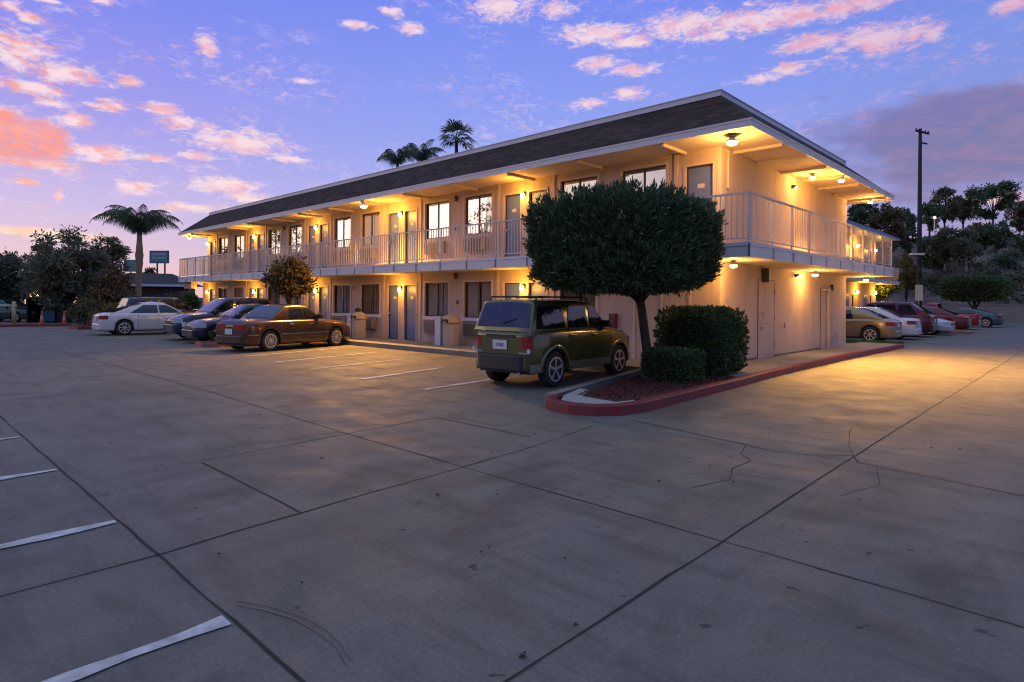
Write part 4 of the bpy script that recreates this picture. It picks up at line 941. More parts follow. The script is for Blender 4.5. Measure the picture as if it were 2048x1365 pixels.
# utility pole
x, y = at(1838, 55); zt = zat(1838, 258, 55)
T = thing('utility_pole', 'tall dark wooden utility pole with two short crossarms right of the motel', 'utility pole', (x, y, 0), HEAD+.5)
MB().tube([(0, 0, -.5), (0, 0, zt*.45), (0, 0, zt)], [.22, .19, .13], 10).build('pole', mat('creosote_wood', (.035, .026, .026), .9, noise=(5, .6, (.02, .015, .015))), T, smooth=True)
MB().box(-1.05, 1.05, -.24, -.13, zt-.42, zt-.26).build('crossarm', mat('creosote_wood'), T)
MB().box(-.2, .75, -.24, -.13, zt-1.35, zt-1.25).build('crossarm', mat('creosote_wood'), T)
for s_ in (-.95, -.5, .5, .95): MB().lathe([(.03, -.26), (.05, -.2), (.05, -.12), (.02, -.1)], (s_, -.185, zt), 'Z', 8).build('insulator', M_PLAST, T)
MB().tube([(.24, 0, .2), (.24, 0, zt*.62)], .035, 6).build('conduit', M_WHITE, T)
# distant street lamp and the small lamp head + post beside the shrub
x, y = at(1868, 75); zl = zat(1868, 436, 75); z0 = hz(1868, 75)
T = thing('street_lamp', 'small lit street lamp among the hill trees', 'street lamp', (x, y, z0))
MB().tube([(0, 0, -.5), (0, 0, zl-z0)], [.09, .06], 8).build('pole', M_AL, T)
MB().lathe([(.05, .20), (.16, .10), (.18, 0), (.14, -.12), (.04, -.16)], (0, 0, zl-z0), 'Z', 10).build('lamp_globe', mat('street_glow', (1, .9, .7), .5, emis=(1, .72, .38), estr=1.6), T, smooth=True)
x, y = at(1834, 50); T = thing('lamp_post', 'unlit parking lot lamp post with a flat pale head below the utility pole', 'lamp post', (x, y, 0), HEAD)
zz = zat(1834, 511, 50)
MB().tube([(0, 0, 0), (0, 0, zz)], [.08, .06], 8).build('pole', M_PLAST, T)
MB().prism([(-.55, -.18), (.5, -.18), (.5, .18), (-.55, .18)], zz, zz+.16).build('lamp_head', mat('pale_lamp', (.7, .62, .5), .5), T, bevel=.03)
x, y = at(1838, 48); T = thing('sign_board', 'small pale upright sign board on a post below the lamp head', 'sign', (x, y, 0), HEAD)
MB().tube([(0, .05, 0), (0, .05, 1.9)], .05, 8).build('post', M_AL, T)
MB().box(-.28, .28, -.04, .04, 1.85, 3.1).build('sign_panel', mat('sign_cream', (.62, .52, .38), .6), T, bevel=.02)

# second motel building beyond the parked cars
B2 = thing('motel_building', 'second cream motel building beyond the parked cars with blue roof edge and amber lit wall', 'motel')
x1, y0_, y1_, ze = -5.3, 20.5, 40.0, 6.38
MB().box(-22, x1-1.3, y0_+1, y1_-1.2, 0, ze-.12).build('wall', M_STUCCO, B2)
m = MB(); ringloft(m, (-23, x1, y0_, y1_, ze), (-22, x1-1.0, y0_+1, y1_-1.0, ze+.55)); m.add([(-22, y0_+1, ze+.55), (x1-1, y0_+1, ze+.55), (x1-1, y1_-1, ze+.55), (-22, y1_-1, ze+.55)], [(0, 1, 2, 3)])
m.build('roof', mat('blue_roof', (.03, .05, .12), .6), B2)
MB().box(-23, x1, y0_, y1_, ze-.14, ze-.001).build('fascia', mat('blue_fascia', (.16, .22, .34), .5), B2)
for i, yy in enumerate((22, 26.5, 31, 35.5)):
    for z in (.1, 3.3):
        MB().box(x1-1.30, x1-1.26, yy, yy+.95, z, z+2.1).build('door', M_DOOR, B2)
        o = MB().box(x1-1.30, x1-1.26, yy+1.8, yy+3.3, z+.9, z+2.1).build('window', M_DFRAME, B2)
        MB().box(x1-1.258, x1-1.25, yy+1.85, yy+3.25, z+.95, z+2.05).build('pane', M_CURT, o)
MB().box(x1-1.299, x1, y0_, y1_, 3.0, 3.2).build('balcony_slab', M_WHITE, B2)
m = MB()
for yy in np.arange(y0_, y1_, .3): m.box(x1-.04, x1-.02, yy, yy+.02, 3.2, 4.15)
m.box(x1-.05, x1-.01, y0_, y1_, 4.15, 4.2); m.build('railing', M_RAIL, B2)
for i, yy in enumerate((24.8, 33.5, 38.2)):
    for z in (2.4, 5.5):
        t = thing('wall_lamp', f'lit amber lamp on the {"upper" if z > 4 else "lower"} wall of the far motel building, {["nearest", "middle", "farthest"][i]} one', 'wall lamp', (x1-1.3, yy, z), 0, 'wall lamps on the far motel building')
        MB().lathe([(.02, .08), (.08, .05), (.09, -.08), (.03, -.14)], (.14, 0, 0), 'Z', 10).build('lamp_globe', M_BULB, t, smooth=True)
        MB().box(.001, .06, -.05, .05, -.05, .08).build('lamp_base', M_BLACK, t)
        light('lamp_light', t, (.45, 0, 0), 90, AMB, .1)

# ------------------------------------------------------------------ left background
def tilt_house(name, label, x, y, rz, w, d, h, rh, wallm, roofm, winglow=False, over=.5):
    T = thing(name, label, 'house', (x, y, 0), rz)
    MB().box(-w/2, w/2, -d/2, d/2, 0, h).build('wall', wallm, T)
    m = MB(); W2, D2 = w/2+over, d/2+over
    m.add([(-W2, -D2, h), (W2, -D2, h), (W2, D2, h), (-W2, D2, h), (-W2+D2*.8, 0, h+rh), (W2-D2*.8, 0, h+rh)], [(0, 1, 5, 4), (1, 2, 5), (2, 3, 4, 5), (3, 0, 4), (0, 3, 2, 1)])
    rf = m.build('roof', roofm, T)
    MB().box(-W2-.02, W2+.02, -D2-.06, -D2-.001, h-.12, h+.1).build('gutter', M_WHITE, rf)
    n = max(2, int(w/3))
    for i in range(n):
        a = -w/2+w*(i+.5)/n
        o = MB().box(a-.6, a+.6, -d/2-.04, -d/2-.001, .9, 2.1).build('window', M_WHITE, T)
        MB().box(a-.54, a+.54, -d/2-.052, -d/2-.041, .96, 2.04).build('pane', mat('lit_window', (.6, .4, .15), .4, emis=(1, .55, .16), estr=.9) if winglow else M_CGLASS, o)
    return T
x, y = at(98, 54); tilt_house('bungalow', 'small house with amber lit windows behind the left trees', x, y, HEAD+.2, 9, 5, 2.5, 1.2, mat('pink_wall', (.38, .24, .18), .8), mat('brown_roof', (.08, .055, .05), .9, noise=(3, .5, (.05, .035, .03))), True)
x, y = at(78, 50.8); T = thing('porch_lamp', 'glowing white porch lamp on the house behind the left trees', 'lamp', (x, y, 0), HEAD)
zl = zat(78, 589, 50.8)
MB().tube([(0, 0, 0), (0, 0, zl)], .04, 6).build('pole', M_PLAST, T)
MB().lathe([(.03, .18), (.14, .08), (.14, -.08), (.03, -.18)], (0, 0, zl), 'Z', 10).build('lamp_globe', mat('porch_glow', (1, .9, .7), .5, emis=(1, .82, .5), estr=7), T, smooth=True)
light('lamp_light', T, (0, -.3, zl), 120, WRM, .1)
x, y = at(300, 62); tilt_house('bungalow', 'long low building with dark hipped roof behind the palm', x, y, HEAD+.35, 7.5, 5, 2.9, 1.25, mat('dark_wall', (.12, .07, .05), .8), mat('slate_roof', (.045, .035, .038), .9, noise=(3, .5, (.03, .024, .026))), False, .9)
x, y = at(372, 70); tilt_house('bungalow', 'pale low building seen below the left end of the motel balcony', x, y, HEAD, 6, 5, 1.5, .3, mat('pale_wall', (.42, .38, .40), .8), mat('slate_roof'))
x, y = at(318, 84); T = thing('billboard', 'teal billboard on two posts beyond the low roof', 'billboard', (x, y, 0), HEAD-.1)
zb, zt_ = zat(318, 526, 84), zat(318, 503, 84)
MB().box(-1.25, 1.25, -.1, .1, zb, zt_).build('board', mat('teal_board', (.10, .20, .24), .6, noise=(1.6, .5, (.2, .3, .33))), T)
MB().box(-1.35, 1.35, -.13, .13, zb-.08, zb-.001).box(-1.35, 1.35, -.13, .13, zt_+.001, zt_+.08).box(-1.35, -1.251, -.13, .13, zb, zt_).box(1.251, 1.35, -.13, .13, zb, zt_).build('frame', mat('dark_teal', (.05, .09, .11), .6), T)
# blurred pale lettering bands on the board
m = MB(); rr = random.Random(5)
for row, (zf, hf) in enumerate(((.66, .16), (.36, .12))):
    xx = -1.0
    while xx < 1.0:
        w = rr.uniform(.07, .14); m.box(xx, min(1.05, xx+w), -.108, -.101, zb+(zt_-zb)*zf, zb+(zt_-zb)*(zf+hf)); xx += w+.05
m.build('lettering', mat('pale_teal', (.42, .5, .5), .6), T)
for s_ in (-.35, .75): MB().tube([(s_, .1, 0), (s_, .1, zb)], .11, 8).build('post', M_BARKG, T)
x, y = at(260, 90); T = thing('road_sign', 'small grey green sign just left of the palm trunk', 'sign', (x, y, 0), HEAD)
zb, zt_ = zat(260, 544, 90), zat(260, 520, 90)
MB().box(-.9, .9, -.05, .05, zb, zt_).build('sign_panel', mat('sign_green', (.16, .24, .22), .6), T); MB().tube([(0, .1, 0), (0, .1, zb)], .09, 8).build('post', M_AL, T)
# waste enclosure
x, y = at(98, 40.5); T = thing('bin_enclosure', 'dark open waste enclosure with teal bin behind the orange cones', 'enclosure', (x, y, 0), HEAD+.25)
MB().box(-1.0, -.9, -.7, .9, 0, 1.55).box(.75, .85, -.7, .9, 0, 1.55).box(-.9, .75, .8, .9, 0, 1.55).box(-1.05, .9, -.75, .95, 1.551, 1.64).build('fence_panel', mat('dark_board', (.035, .028, .03), .8), T)
x2, y2 = x+.1, y+.1
T = thing('wheelie_bin', 'teal waste bin standing inside the dark enclosure', 'bin', (x2, y2, 0), HEAD+.25)
MB().prism([(-.4, -.3), (.35, -.3), (.35, .3), (-.4, .3)], .06, .75).build('bin_body', mat('teal_bin', (.03, .16, .18), .5), T, bevel=.02)
MB().box(-.43, .38, -.33, .33, .751, .81).build('bin_lid', mat('teal_lid', (.02, .10, .12), .5), T)
for s_ in (-.35, .3): MB().lathe([(.06, -.03), (.06, .03)], (s_, .25, .06), 'X', 10).build('wheel', M_RUB, T)
# cones
def cone(px, depth, hgt, lab, white=False):
    x, y = at(px, depth); T = thing('traffic_cone', lab, 'traffic cone', (x, y, 0), .3, 'traffic cones on the left')
    r = .17
    MB().box(-r, r, -r, r, 0, .04).build('base', mat('cone_orange', (.60, .10, .06), .6), T, bevel=.01)
    MB().lathe([(.13, .04), (.11, .12), (.05, hgt*.8), (.03, hgt), (.01, hgt)], (0, 0, 0), 'Z', 14).build('cone_body', mat('cone_orange'), T, smooth=True)
    MB().lathe([(.094, hgt*.36), (.067, hgt*.62)] if not white else [(.075, hgt*.55), (.036, hgt*.97)], (0, 0, 0), 'Z', 14).build('collar', mat('cone_collar', (.55, .35, .32) if not white else (.6, .58, .5), .5) if not white else M_WHITE, T)
cone(84, 37.5, .82, 'orange traffic cone leftmost, in front of the waste enclosure'); cone(129, 37, .82, 'orange traffic cone by the foot of the tallest left tree'); cone(177, 38, .6, 'small white topped traffic cone left of the white sedan', True)
# barrier post
x, y = at(28, 36.5); T = thing('pipe_barrier', 'yellowish pipe barrier with one upright post at the left edge', 'barrier', (x, y, 0), HEAD)
MB().tube([(0, 0, 0), (0, 0, 1.38)], .10, 10).build('post', mat('worn_yellow', (.42, .34, .18), .6), T, smooth=True)
MB().tube([(.15, 0, 1.12), (-4.2, 0, 1.12)], .07, 8).build('arm', mat('pale_pipe', (.5, .48, .44), .6), T, smooth=True)
MB().tube([(-4.1, 0, 0), (-4.1, 0, 1.3)], .1, 8).build('post', mat('worn_yellow'), T, smooth=True)

# ------------------------------------------------------------------ cars
def paint(name, col, metal=.35, rough=.26): return mat('paint_'+name, col, rough, metal=metal, coat=.55, spec=.5)
def interp(pts, x):
    if x <= pts[0][0]: return pts[0][1]
    for (a, va), (b, vb) in zip(pts[:-1], pts[1:]):
        if x <= b: return va+(vb-va)*(x-a)/(b-a+1e-9)
    return pts[-1][1]
def wheel_parts(T, x, y, r, w, style, out):
    """out=+1/-1: which side faces outward; r tyre radius"""
    m = MB(); m.lathe([(r*.62, -w/2), (r*.9, -w/2), (r*.985, -w*.4), (r, -w*.25), (r, w*.25), (r*.985, w*.4), (r*.9, w/2), (r*.62, w/2)], (x, y, r), 'Y', 28)
    wh = m.build('wheel', M_RUB, T, smooth=False)
    m = MB(); yo = y+out*w*.42
    m.lathe([(r*.64, out*w*.05), (r*.64, -out*w*.10), (r*.02, -out*w*.14)] if False else [(r*.645, -out*w*.12), (r*.66, out*w*.06), (r*.62, out*w*.075), (r*.57, -out*w*.10), (r*.1, -out*w*.13)], (x, yo, r), 'Y', 28)
    m2 = MB(); m2.lathe([(r*.70, out*w*.03), (r*.70, out*w*.09), (r*.60, out*w*.085), (r*.585, out*w*.0)], (x, yo, r), 'Y', 28)
    rim0 = m.build('rim', mat('rim_dark', (.07, .07, .07), .5, metal=.5), wh, smooth=False)
    m = MB(); n = {'five': 5, 'seven': 7, 'many': 14}[style]
    for k in range(n):
        a = 2*pi*k/n+.3; hw = {'five': .34, 'seven': .24, 'many': .16}[style]
        p = []
        for (rad, ww) in ((r*.12, hw*1.1), (r*.60, hw*.8)):
            for sg in (-1, 1):
                aa = a+sg*ww*(1 if rad > r*.3 else 2.2)*.6; p.append((x+rad*cos(aa), r+rad*sin(aa)))
        q = [p[0], p[1], p[3], p[2]]
        V = [(px_, yo-out*.02, pz_) for px_, pz_ in q]+[(px_, yo+out*.018, pz_) for px_, pz_ in q]
        m.add(V, [(0, 1, 2, 3), (4, 5, 6, 7), (0, 1, 5, 4), (1, 2, 6, 5), (2, 3, 7, 6), (3, 0, 4, 7)])
    m.lathe([(r*.16, -out*.02), (r*.15, out*.022), (r*.06, out*.028)], (x, yo, r), 'Y', 14)
    m.lathe([(r*.66, out*w*.062), (r*.66, out*w*.10), (r*.59, out*w*.09), (r*.58, out*w*.0)], (x, yo, r), 'Y', 28) if False else None
    m.build('spokes', M_RIM, rim0); m2.build('rim_lip', M_RIM, rim0, smooth=True)
def car(kindname, label, loc, rz, p, col, cat='car'):
    """p: dict of dimensions; local frame x forward, y left"""
    T = thing(kindname, label, cat, loc, rz, p.get('group'))
    Lc, Wd = p['L'], p['W']; wb = p['wb']; xr = -wb/2+p.get('shift', 0); xf = wb/2+p.get('shift', 0); r = p['r']; ra = r*1.17
    sill = p.get('sill', .22); prof = p['prof']       # shoulder height along x (fractions of half length)
    half = Lc/2
    xs = set(np.linspace(-half, half, 41).tolist())
    for xc in (xr, xf):
        for a in np.linspace(-1, 1, 17): xs.add(xc+ra*a)
    for e_ in (.012, .03, .06, .10): xs.add(-half+e_); xs.add(half-e_)
    xs = sorted(x for x in xs if -half <= x <= half)
    V = []; rows = []
    def wid(x):
        t = abs(x)/half; k = p.get('round', 3.6); return Wd/2*(1-.22*t**(k*2.2))*(1-.055*max(0, (half-.04-abs(x))*-1)/.04)
    def top(x):
        z = interp(prof, x/half); e_ = half-abs(x); rr_ = .07
        if e_ < rr_: z -= rr_-sqrt(max(0, rr_*rr_-(rr_-e_)**2))
        return z
    for x in xs:
        w = wid(x); z1 = top(x); zb = sill; e_ = half-abs(x)
        if e_ < .10: zb = sill+.05*(1-e_/.10)
        for xc in (xr, xf):
            if abs(x-xc) < ra: zb = max(zb, r+sqrt(ra*ra-(x-xc)**2))
        zb = min(zb, z1-.14); cr = p.get('crown', .045)
        za = max(zb+.015, sill+.10); zm = max(za+.02, sill+(z1-sill)*.55); zs = max(zm+.02, z1-.085)
        sec = [(w*.93, zb), (w*.975, zb+.012), (w*.992, za), (w, zm), (w*.975, zs), (w*.93, z1-.018), (w*.84, z1), (w*.45, z1+cr*.8), (0, z1+cr)]
        full = [(x, -yy, zz) for yy, zz in sec]+[(x, yy, zz) for yy, zz in reversed(sec[:-1])]
        rows.append(len(V)); V += full; n = len(full)
    F = [(a+k, b+k, b+k+1, a+k+1) for a, b in zip(rows[:-1], rows[1:]) for k in range(n-1)]
    F += [tuple(range(rows[0], rows[0]+n)), tuple(range(rows[-1], rows[-1]+n))]
    m = MB(); m.add(V, F); body = m.build('body', paint(*col), T, smooth=True)
    md_ = body.modifiers.new('wn', 'WEIGHTED_NORMAL') if False else None
    # keep hard ends flat
    for pl in (body.data.polygons[-1], body.data.polygons[-2]): pl.use_smooth = False
    MB().box(-half+.12, half-.12, -Wd/2*.80, Wd/2*.80, sill-.03, sill+.25).build('underbody', M_PLAST, T)
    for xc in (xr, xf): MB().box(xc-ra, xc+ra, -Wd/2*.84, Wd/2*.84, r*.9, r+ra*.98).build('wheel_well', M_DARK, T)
    # greenhouse
    ab, at_, dt, db = [v*half for v in p['cab']]       # windscreen base, roof front, roof rear, backlight base
    zr = p['H']; zb_ = p['belt']; w0 = Wd/2*.90; w1 = Wd/2*p.get('tumble', .70)
    def side(z): t = (z-zb_)/(zr-zb_); return w0+(w1-w0)*t**1.25
    N = 30; V = []; rows = []
    xg = sorted(set(np.linspace(db, ab, N).tolist()+[dt, at_]+[at_+.04, dt-.04]))
    def rz_(x):
        if x > at_: z = zr-(zr-zb_)*((x-at_)/(ab-at_))**1.08
        elif x < dt: z = zr-(zr-zb_)*((dt-x)/(dt-db))**p.get('rearpow', 1.15)
        else:
            t = (x-dt)/(at_-dt); z = zr+.025*sin(pi*t)
        return max(z, zb_-.02)
    for x in xg:
        z = rz_(x); t = max(0, min(1, (z-zb_)/(zr-zb_))); y1 = side(min(z, zr)-.0*t); ed = .05*t
        base = zb_-.10
        sec = [(w0, base), (w0, min(zb_, z)), (side(max(zb_, min(z-ed, zr)))if z > zb_ else w0, max(min(z-ed, zr-.0), min(zb_, z))), (y1-.5*ed, z-.15*ed), (y1*.55, z+.02*t), (0, z+.03*t)]
        full = [(x, -a, b) for a, b in sec]+[(x, a, b) for a, b in reversed(sec[:-1])]
        rows.append(len(V)); V += full; n = len(full)
    F = [(a+k, b+k, b+k+1, a+k+1) for a, b in zip(rows[:-1], rows[1:]) for k in range(n-1)]+[tuple(range(rows[0], rows[0]+n)), tuple(range(rows[-1], rows[-1]+n))]
    m = MB(); m.add(V, F); g_ = m.build('cabin', paint(*(p.get('cabcol') or col)), T, smooth=True)
    off = .007
    mgl = p.get('glass', M_CGLASS)
    def backing(V, F, nm, par): pass
    for sg in (1, -1):
        for (xb0, xb1, xt0, xt1) in p['wins']:
            z0, z1 = zb_+.035, zr-.085; Vv = []; k = 5
            for j in range(k+1):
                z = z0+(z1-z0)*j/k; a = (xb0+(xt0-xb0)*j/k)*half; b = (xb1+(xt1-xb1)*j/k)*half
                Vv += [(a, sg*(side(z)+off), z), (b, sg*(side(z)+off), z)]
            m = MB(); m.add(Vv, [(2*j, 2*j+1, 2*j+3, 2*j+2) for j in range(k)]); m.build('side_window', M_DGLASS, T, smooth=True)
    for nm, xa, xb in (('windscreen', at_, ab), ('rear_window', dt, db)):
        Vv = []; Fv = []; k, c_ = 6, 6
        for j in range(k+1):
            t = .10+.80*j/k; x = xa+(xb-xa)*t; z = rz_(x); tt = max(0, (z-zb_)/(zr-zb_)); sgn = 1 if nm == 'windscreen' else -1
            for i in range(c_+1):
                u = -1+2*i/c_; yy = u*(side(z)-.065); au = abs(yy)/(side(z)+1e-6); zz = z+(.03*tt-(.01*tt)*au/.55 if au < .55 else .02*tt-(.03*tt)*(au-.55)/.45)
                Vv.append((x+sgn*.006, yy, zz+.009))
                if i and j: a = j*(c_+1)+i; Fv.append((a-c_-2, a-c_-1, a, a-1))
        m = MB(); m.add(Vv, Fv); wsn = m.build(nm, M_DGLASS, T, smooth=True)
        if nm == 'rear_window' and p.get('wiper'):
            x = dt+(db-dt)*.78; z = rz_(x); MB().tube([(x-.03, 0, z+.01), (x+.02, -.32, z+.11)], .008, 5).build('wiper', M_PLAST, wsn)
    # details
    st = p.get('style', {})
    for sg in (1, -1):
        for xw in (xr, xf): wheel_parts(T, xw, sg*(Wd/2-.115), r, .21, p.get('rims', 'seven'), sg)
        # mirror
        mx_ = ab-.32*(ab-at_); m = MB(); m.box(mx_-.07, mx_+.07, min(sg*(w0+.0), sg*(w0+.20)), max(sg*w0, sg*(w0+.20)), zb_+.02, zb_+.16)
        m.build('mirror', paint(*col) if not st.get('black_mirror') else M_PLAST, T, bevel=.03)
        # door seams and handles
        for xd in p.get('seams', ()):
            m = MB(); x = xd*half; zz0 = sill+.06
            w = wid(x); z1 = top(x)
            sec = [(w*.992, sill+.10), (w, sill+(z1-sill)*.55), (w*.975, z1-.085), (w*.93, z1-.018)]
            Vv = []
            for yy, zz in sec: Vv += [(x-.006, sg*(yy+.003), zz), (x+.006, sg*(yy+.003), zz)]
            m.add(Vv, [(2*j, 2*j+1, 2*j+3, 2*j+2) for j in range(3)]); m.build('door_seam', M_DARK, T)
        for xd in p.get('handles', ()):
            x = xd*half; w = wid(x)*.985; MB().box(x-.085, x+.085, min(sg*w, sg*(w+.03)), max(sg*w, sg*(w+.03)), top(x)-.15, top(x)-.12).build('door_handle', M_CHROME if st.get('chrome') else paint(*col), T, bevel=.008)
        if st.get('cladding'):
            z0, z1 = st['cladding']
            q = MB()
            for a, b in ((-half+.06, xr-ra), (xr+ra, xf-ra), (xf+ra, half-.06)):
                n_ = 6; Vv = []
                for j in range(n_+1):
                    x = a+(b-a)*j/n_; w = wid(x)+.012; Vv += [(x, sg*w*.985, z0), (x, sg*w, z0+.05), (x, sg*w, z1)]
                q.add(Vv, [(3*j+k, 3*j+3+k, 3*j+4+k, 3*j+1+k) for j in range(n_) for k in range(2)])
            q.build('side_cladding', st.get('cladmat', M_PLAST), T)
        if st.get('strip'):
            z0, z1 = st['strip']; q = MB()
            for a, b in ((-half+.12, xr-ra-.02), (xr+ra+.02, xf-ra-.02), (xf+ra+.02, half-.12)):
                n_ = 5; Vv = []
                for j in range(n_+1):
                    x = a+(b-a)*j/n_; w = wid(x)+.008; Vv += [(x, sg*w, z0), (x, sg*w, z1)]
                q.add(Vv, [(2*j, 2*j+2, 2*j+3, 2*j+1) for j in range(n_)])
            q.build('chrome_strip', M_CHROME, T)
        # wheel arch flares
        if st.get('flare'):
            for xc in (xr, xf):
                q = MB(); Vv = []
                for a in np.linspace(.0, pi, 15):
                    for rad, dy in ((ra, .012), (ra+.055, .014), (ra+.075, 0)):
                        x = xc+rad*cos(a); z = r+rad*sin(a); Vv.append((x, sg*(wid(max(-half, min(half, x)))+dy), max(z, sill)))
                q.add(Vv, [(3*j+k, 3*j+3+k, 3*j+4+k, 3*j+1+k) for j in range(14) for k in range(2)])
                q.build('wheel_arch', M_PLAST if st['flare'] == 'black' else paint(*col), T, smooth=True)
        # lamps (wrap boxes)
        hz0, hz1, hw, hl = p['headl']; q = MB(); 
        def lampbox(q, xe, z0, z1, wy, lx, s_):
            wE = wid(half); pts = [(xe*(half+.008), s_*(wE-wy)), (xe*(half+.008), s_*(wE-.02))]
            for dx in (.02, .05, .09, .14, .20, .27, .34, .42):
                if dx < lx-.01: pts.append((xe*(half-dx), s_*(wid(half-dx)+.006)))
            pts += [(xe*(half-lx), s_*(wid(half-lx)+.006)), (xe*(half-lx), s_*(wid(half-lx)-.03)), (xe*(half-.04), s_*(wE-wy))]
            q.prism(pts, z0, z1)
        lampbox(q, 1, hz0, hz1, hw, hl, sg); q.build('headlight', M_HEADL, T, bevel=.006)
        tz0, tz1, tw, tl = p['taill']; q = MB(); lampbox(q, -1, tz0, tz1, tw, tl, sg); q.build('taillight', M_TAIL, T, bevel=.006)
    # bumpers
    for xe, nm in ((1, 'front_bumper'), (-1, 'rear_bumper')):
        z0, z1 = p['bump']; pts = []; w = wid(half)
        pts = [(xe*(half-.28), w*1.13), (xe*(half-.10), w*1.10), (xe*(half+.035), w*.90), (xe*(half+.05), w*.5), (xe*(half+.05), -w*.5), (xe*(half+.035), -w*.90), (xe*(half-.10), -w*1.10), (xe*(half-.28), -w*1.13)]
        pts = [(a, max(-Wd/2-.012, min(Wd/2+.012, b))) for a, b in pts]
        MB().prism(pts, z0, z1).build(nm, p.get('bumpmat') or paint(*col), T, bevel=.03)
    MB().box(half+.0, half+.012, -Wd*.22, Wd*.22, p['bump'][1]+.02, top(half-.05)-.08).build('grille', M_PLAST, T, bevel=.005)
    zp = p.get('platez', .75); xo = -half-.012
    pl = MB().box(xo-.01, xo, -.17, .17, zp-.085, zp+.085).build('licence_plate', M_PLATE, T)
    if p.get('roofrack'):
        for sg in (1, -1):
            m = MB(); yy = w1-.06; m.tube([(dt+.1, sg*yy, zr+.0), (dt+.16, sg*yy, zr+.085), (at_-.1, sg*yy, zr+.085), (at_-.02, sg*yy, zr+.01)], .018, 6); m.build('roof_rail', M_PLAST, T)
        m = MB()
        for xx in (dt+.35, at_-.35): m.tube([(xx, -w1+.06, zr+.09), (xx, w1-.06, zr+.09)], .016, 6)
        m.build('roof_bar', M_PLAST, T)
    return T
M_DGLASS = mat('dark_glass', (0.010, 0.014, 0.020), .03, coat=.35, spec=.7)

SEDAN = dict(L=4.75, W=1.80, H=1.40, belt=.93, wb=2.75, r=.325, sill=.21, prof=[(-1, .84), (-.93, .93), (-.6, .97), (.35, .93), (.8, .80), (1, .66)],
             cab=(.40, .06, -.32, -.80), wins=[(-.33, .0, -.27, -.02), (.02, .35, .0, .10)], tumble=.66, headl=(.58, .70, .24, .30), taill=(.70, .86, .30, .28), bump=(.24, .50), seams=(.0, .36, -.36), handles=(-.26, .10), rims='seven', platez=.72)
SUV = dict(L=3.85, W=1.52, H=1.60, belt=1.06, wb=2.40, r=.335, sill=.30, prof=[(-1, 1.02), (-.96, 1.08), (-.5, 1.09), (.34, 1.07), (.75, .98), (1, .80)],
           cab=(.41, .11, -.88, -.985), rearpow=1.0, round=4.2, wins=[(-.90, -.42, -.85, -.44), (-.36, .0, -.34, -.02), (.05, .37, .04, .13)], tumble=.80,
           headl=(.68, .85, .34, .24), taill=(.74, .96, .085, .12), bump=(.32, .62), bumpmat=M_PLAST, seams=(-.40, .02, .42), handles=(-.33, .09), rims='five', platez=.80,
           style=dict(flare='paint', black_mirror=True), roofrack=True, wiper=True, crown=.02)
def variant(b, **k):
    d = dict(b); d.update(k); return d
# green SUV in front of the motel
hd = radians(90+4.5)
fx, fy = cos(hd), sin(hd); lx, ly = -fy, fx
rw = (-2.27, -3.60)      # rear right wheel contact
ww = SUV['W']/2-.115; cx0 = rw[0]+fx*1.20+lx*ww; cy0 = rw[1]+fy*1.20+ly*ww
T = car('green_suv', 'olive green SUV with roof rack and blue tinted rear glass parked beside the clipped tree', (cx0, cy0, 0), hd, variant(SUV, style=dict(flare='paint', black_mirror=True, cladding=(.30, .46), cladmat=paint('champagne', (.26, .25, .17)))), ('olive', (.12, .125, .048), .5))
h_ = SUV['L']/2
MB().box(-h_-.018, -h_-.004, -.34, .34, .935, .985).build('tailgate_handle', M_PLAST, T)
for yy in (-.13, .14): MB().box(-h_-.03, -h_-.023, yy-.025, yy+.025, .755, .85).build('plate_sticker', M_WHITE, T)
m = MB()
for k in range(6): m.box(-h_-.026, -h_-.023, -.09+k*.03, -.075+k*.03, .765, .83)
m.build('plate_lettering', mat('plate_ink', (.05, .07, .14), .6), T)
for sg in (1, -1):
    MB().lathe([(.045, -h_-.010), (.045, -h_-.004)], (0, sg*.66, .70), 'X', 12).build('reverse_lamp', M_HEADL, T)
MB().box(-h_-.010, -h_-.002, -.60, .60, .625, .632).build('tailgate_seam', M_DARK, T)
MB().tube([(-h_+.02, -.62, 1.045), (-h_+.02, .62, 1.045)], .006, 5).build('tailgate_seam', M_DARK, T)
for sg in (1, -1): MB().box(-h_-.012, -h_-.003, sg*.53-.1, sg*.53+.1, .645, .675).build('reflector', M_CHROME, T)
MB().tube([(-h_+.1, -.45, .30), (-h_-.02, -.45, .29)], .03, 8).build('exhaust_pipe', M_AL, T)
# brown sedan
hd = radians(90+14)
OLDS = variant(SEDAN, L=4.45, W=1.66, H=1.40, belt=.97, wb=2.74, r=.32, prof=[(-1, .80), (-.94, .93), (-.6, .96), (.32, .95), (.8, .85), (1, .66)], cab=(.33, .10, -.30, -.58), wins=[(-.27, -.0, -.24, -.01), (.03, .28, .02, .13)],
    tumble=.74, rims='many', bump=(.26, .50), bumpmat=None, style=dict(chrome=True, strip=(.505, .535), black_mirror=True), headl=(.60, .72, .40, .12), taill=(.66, .84, .42, .10), platez=.62)
fx, fy = cos(hd), sin(hd); lx, ly = -fy, fx; rw = (-13.40, -3.86); ww = OLDS['W']/2-.115
car('brown_sedan', 'old brown metallic sedan with whitish hubcaps parked nose to the motel walkway', (rw[0]+fx*1.37+lx*ww, rw[1]+fy*1.37+ly*ww, 0), hd, OLDS, ('brown', (.085, .05, .035), .45))
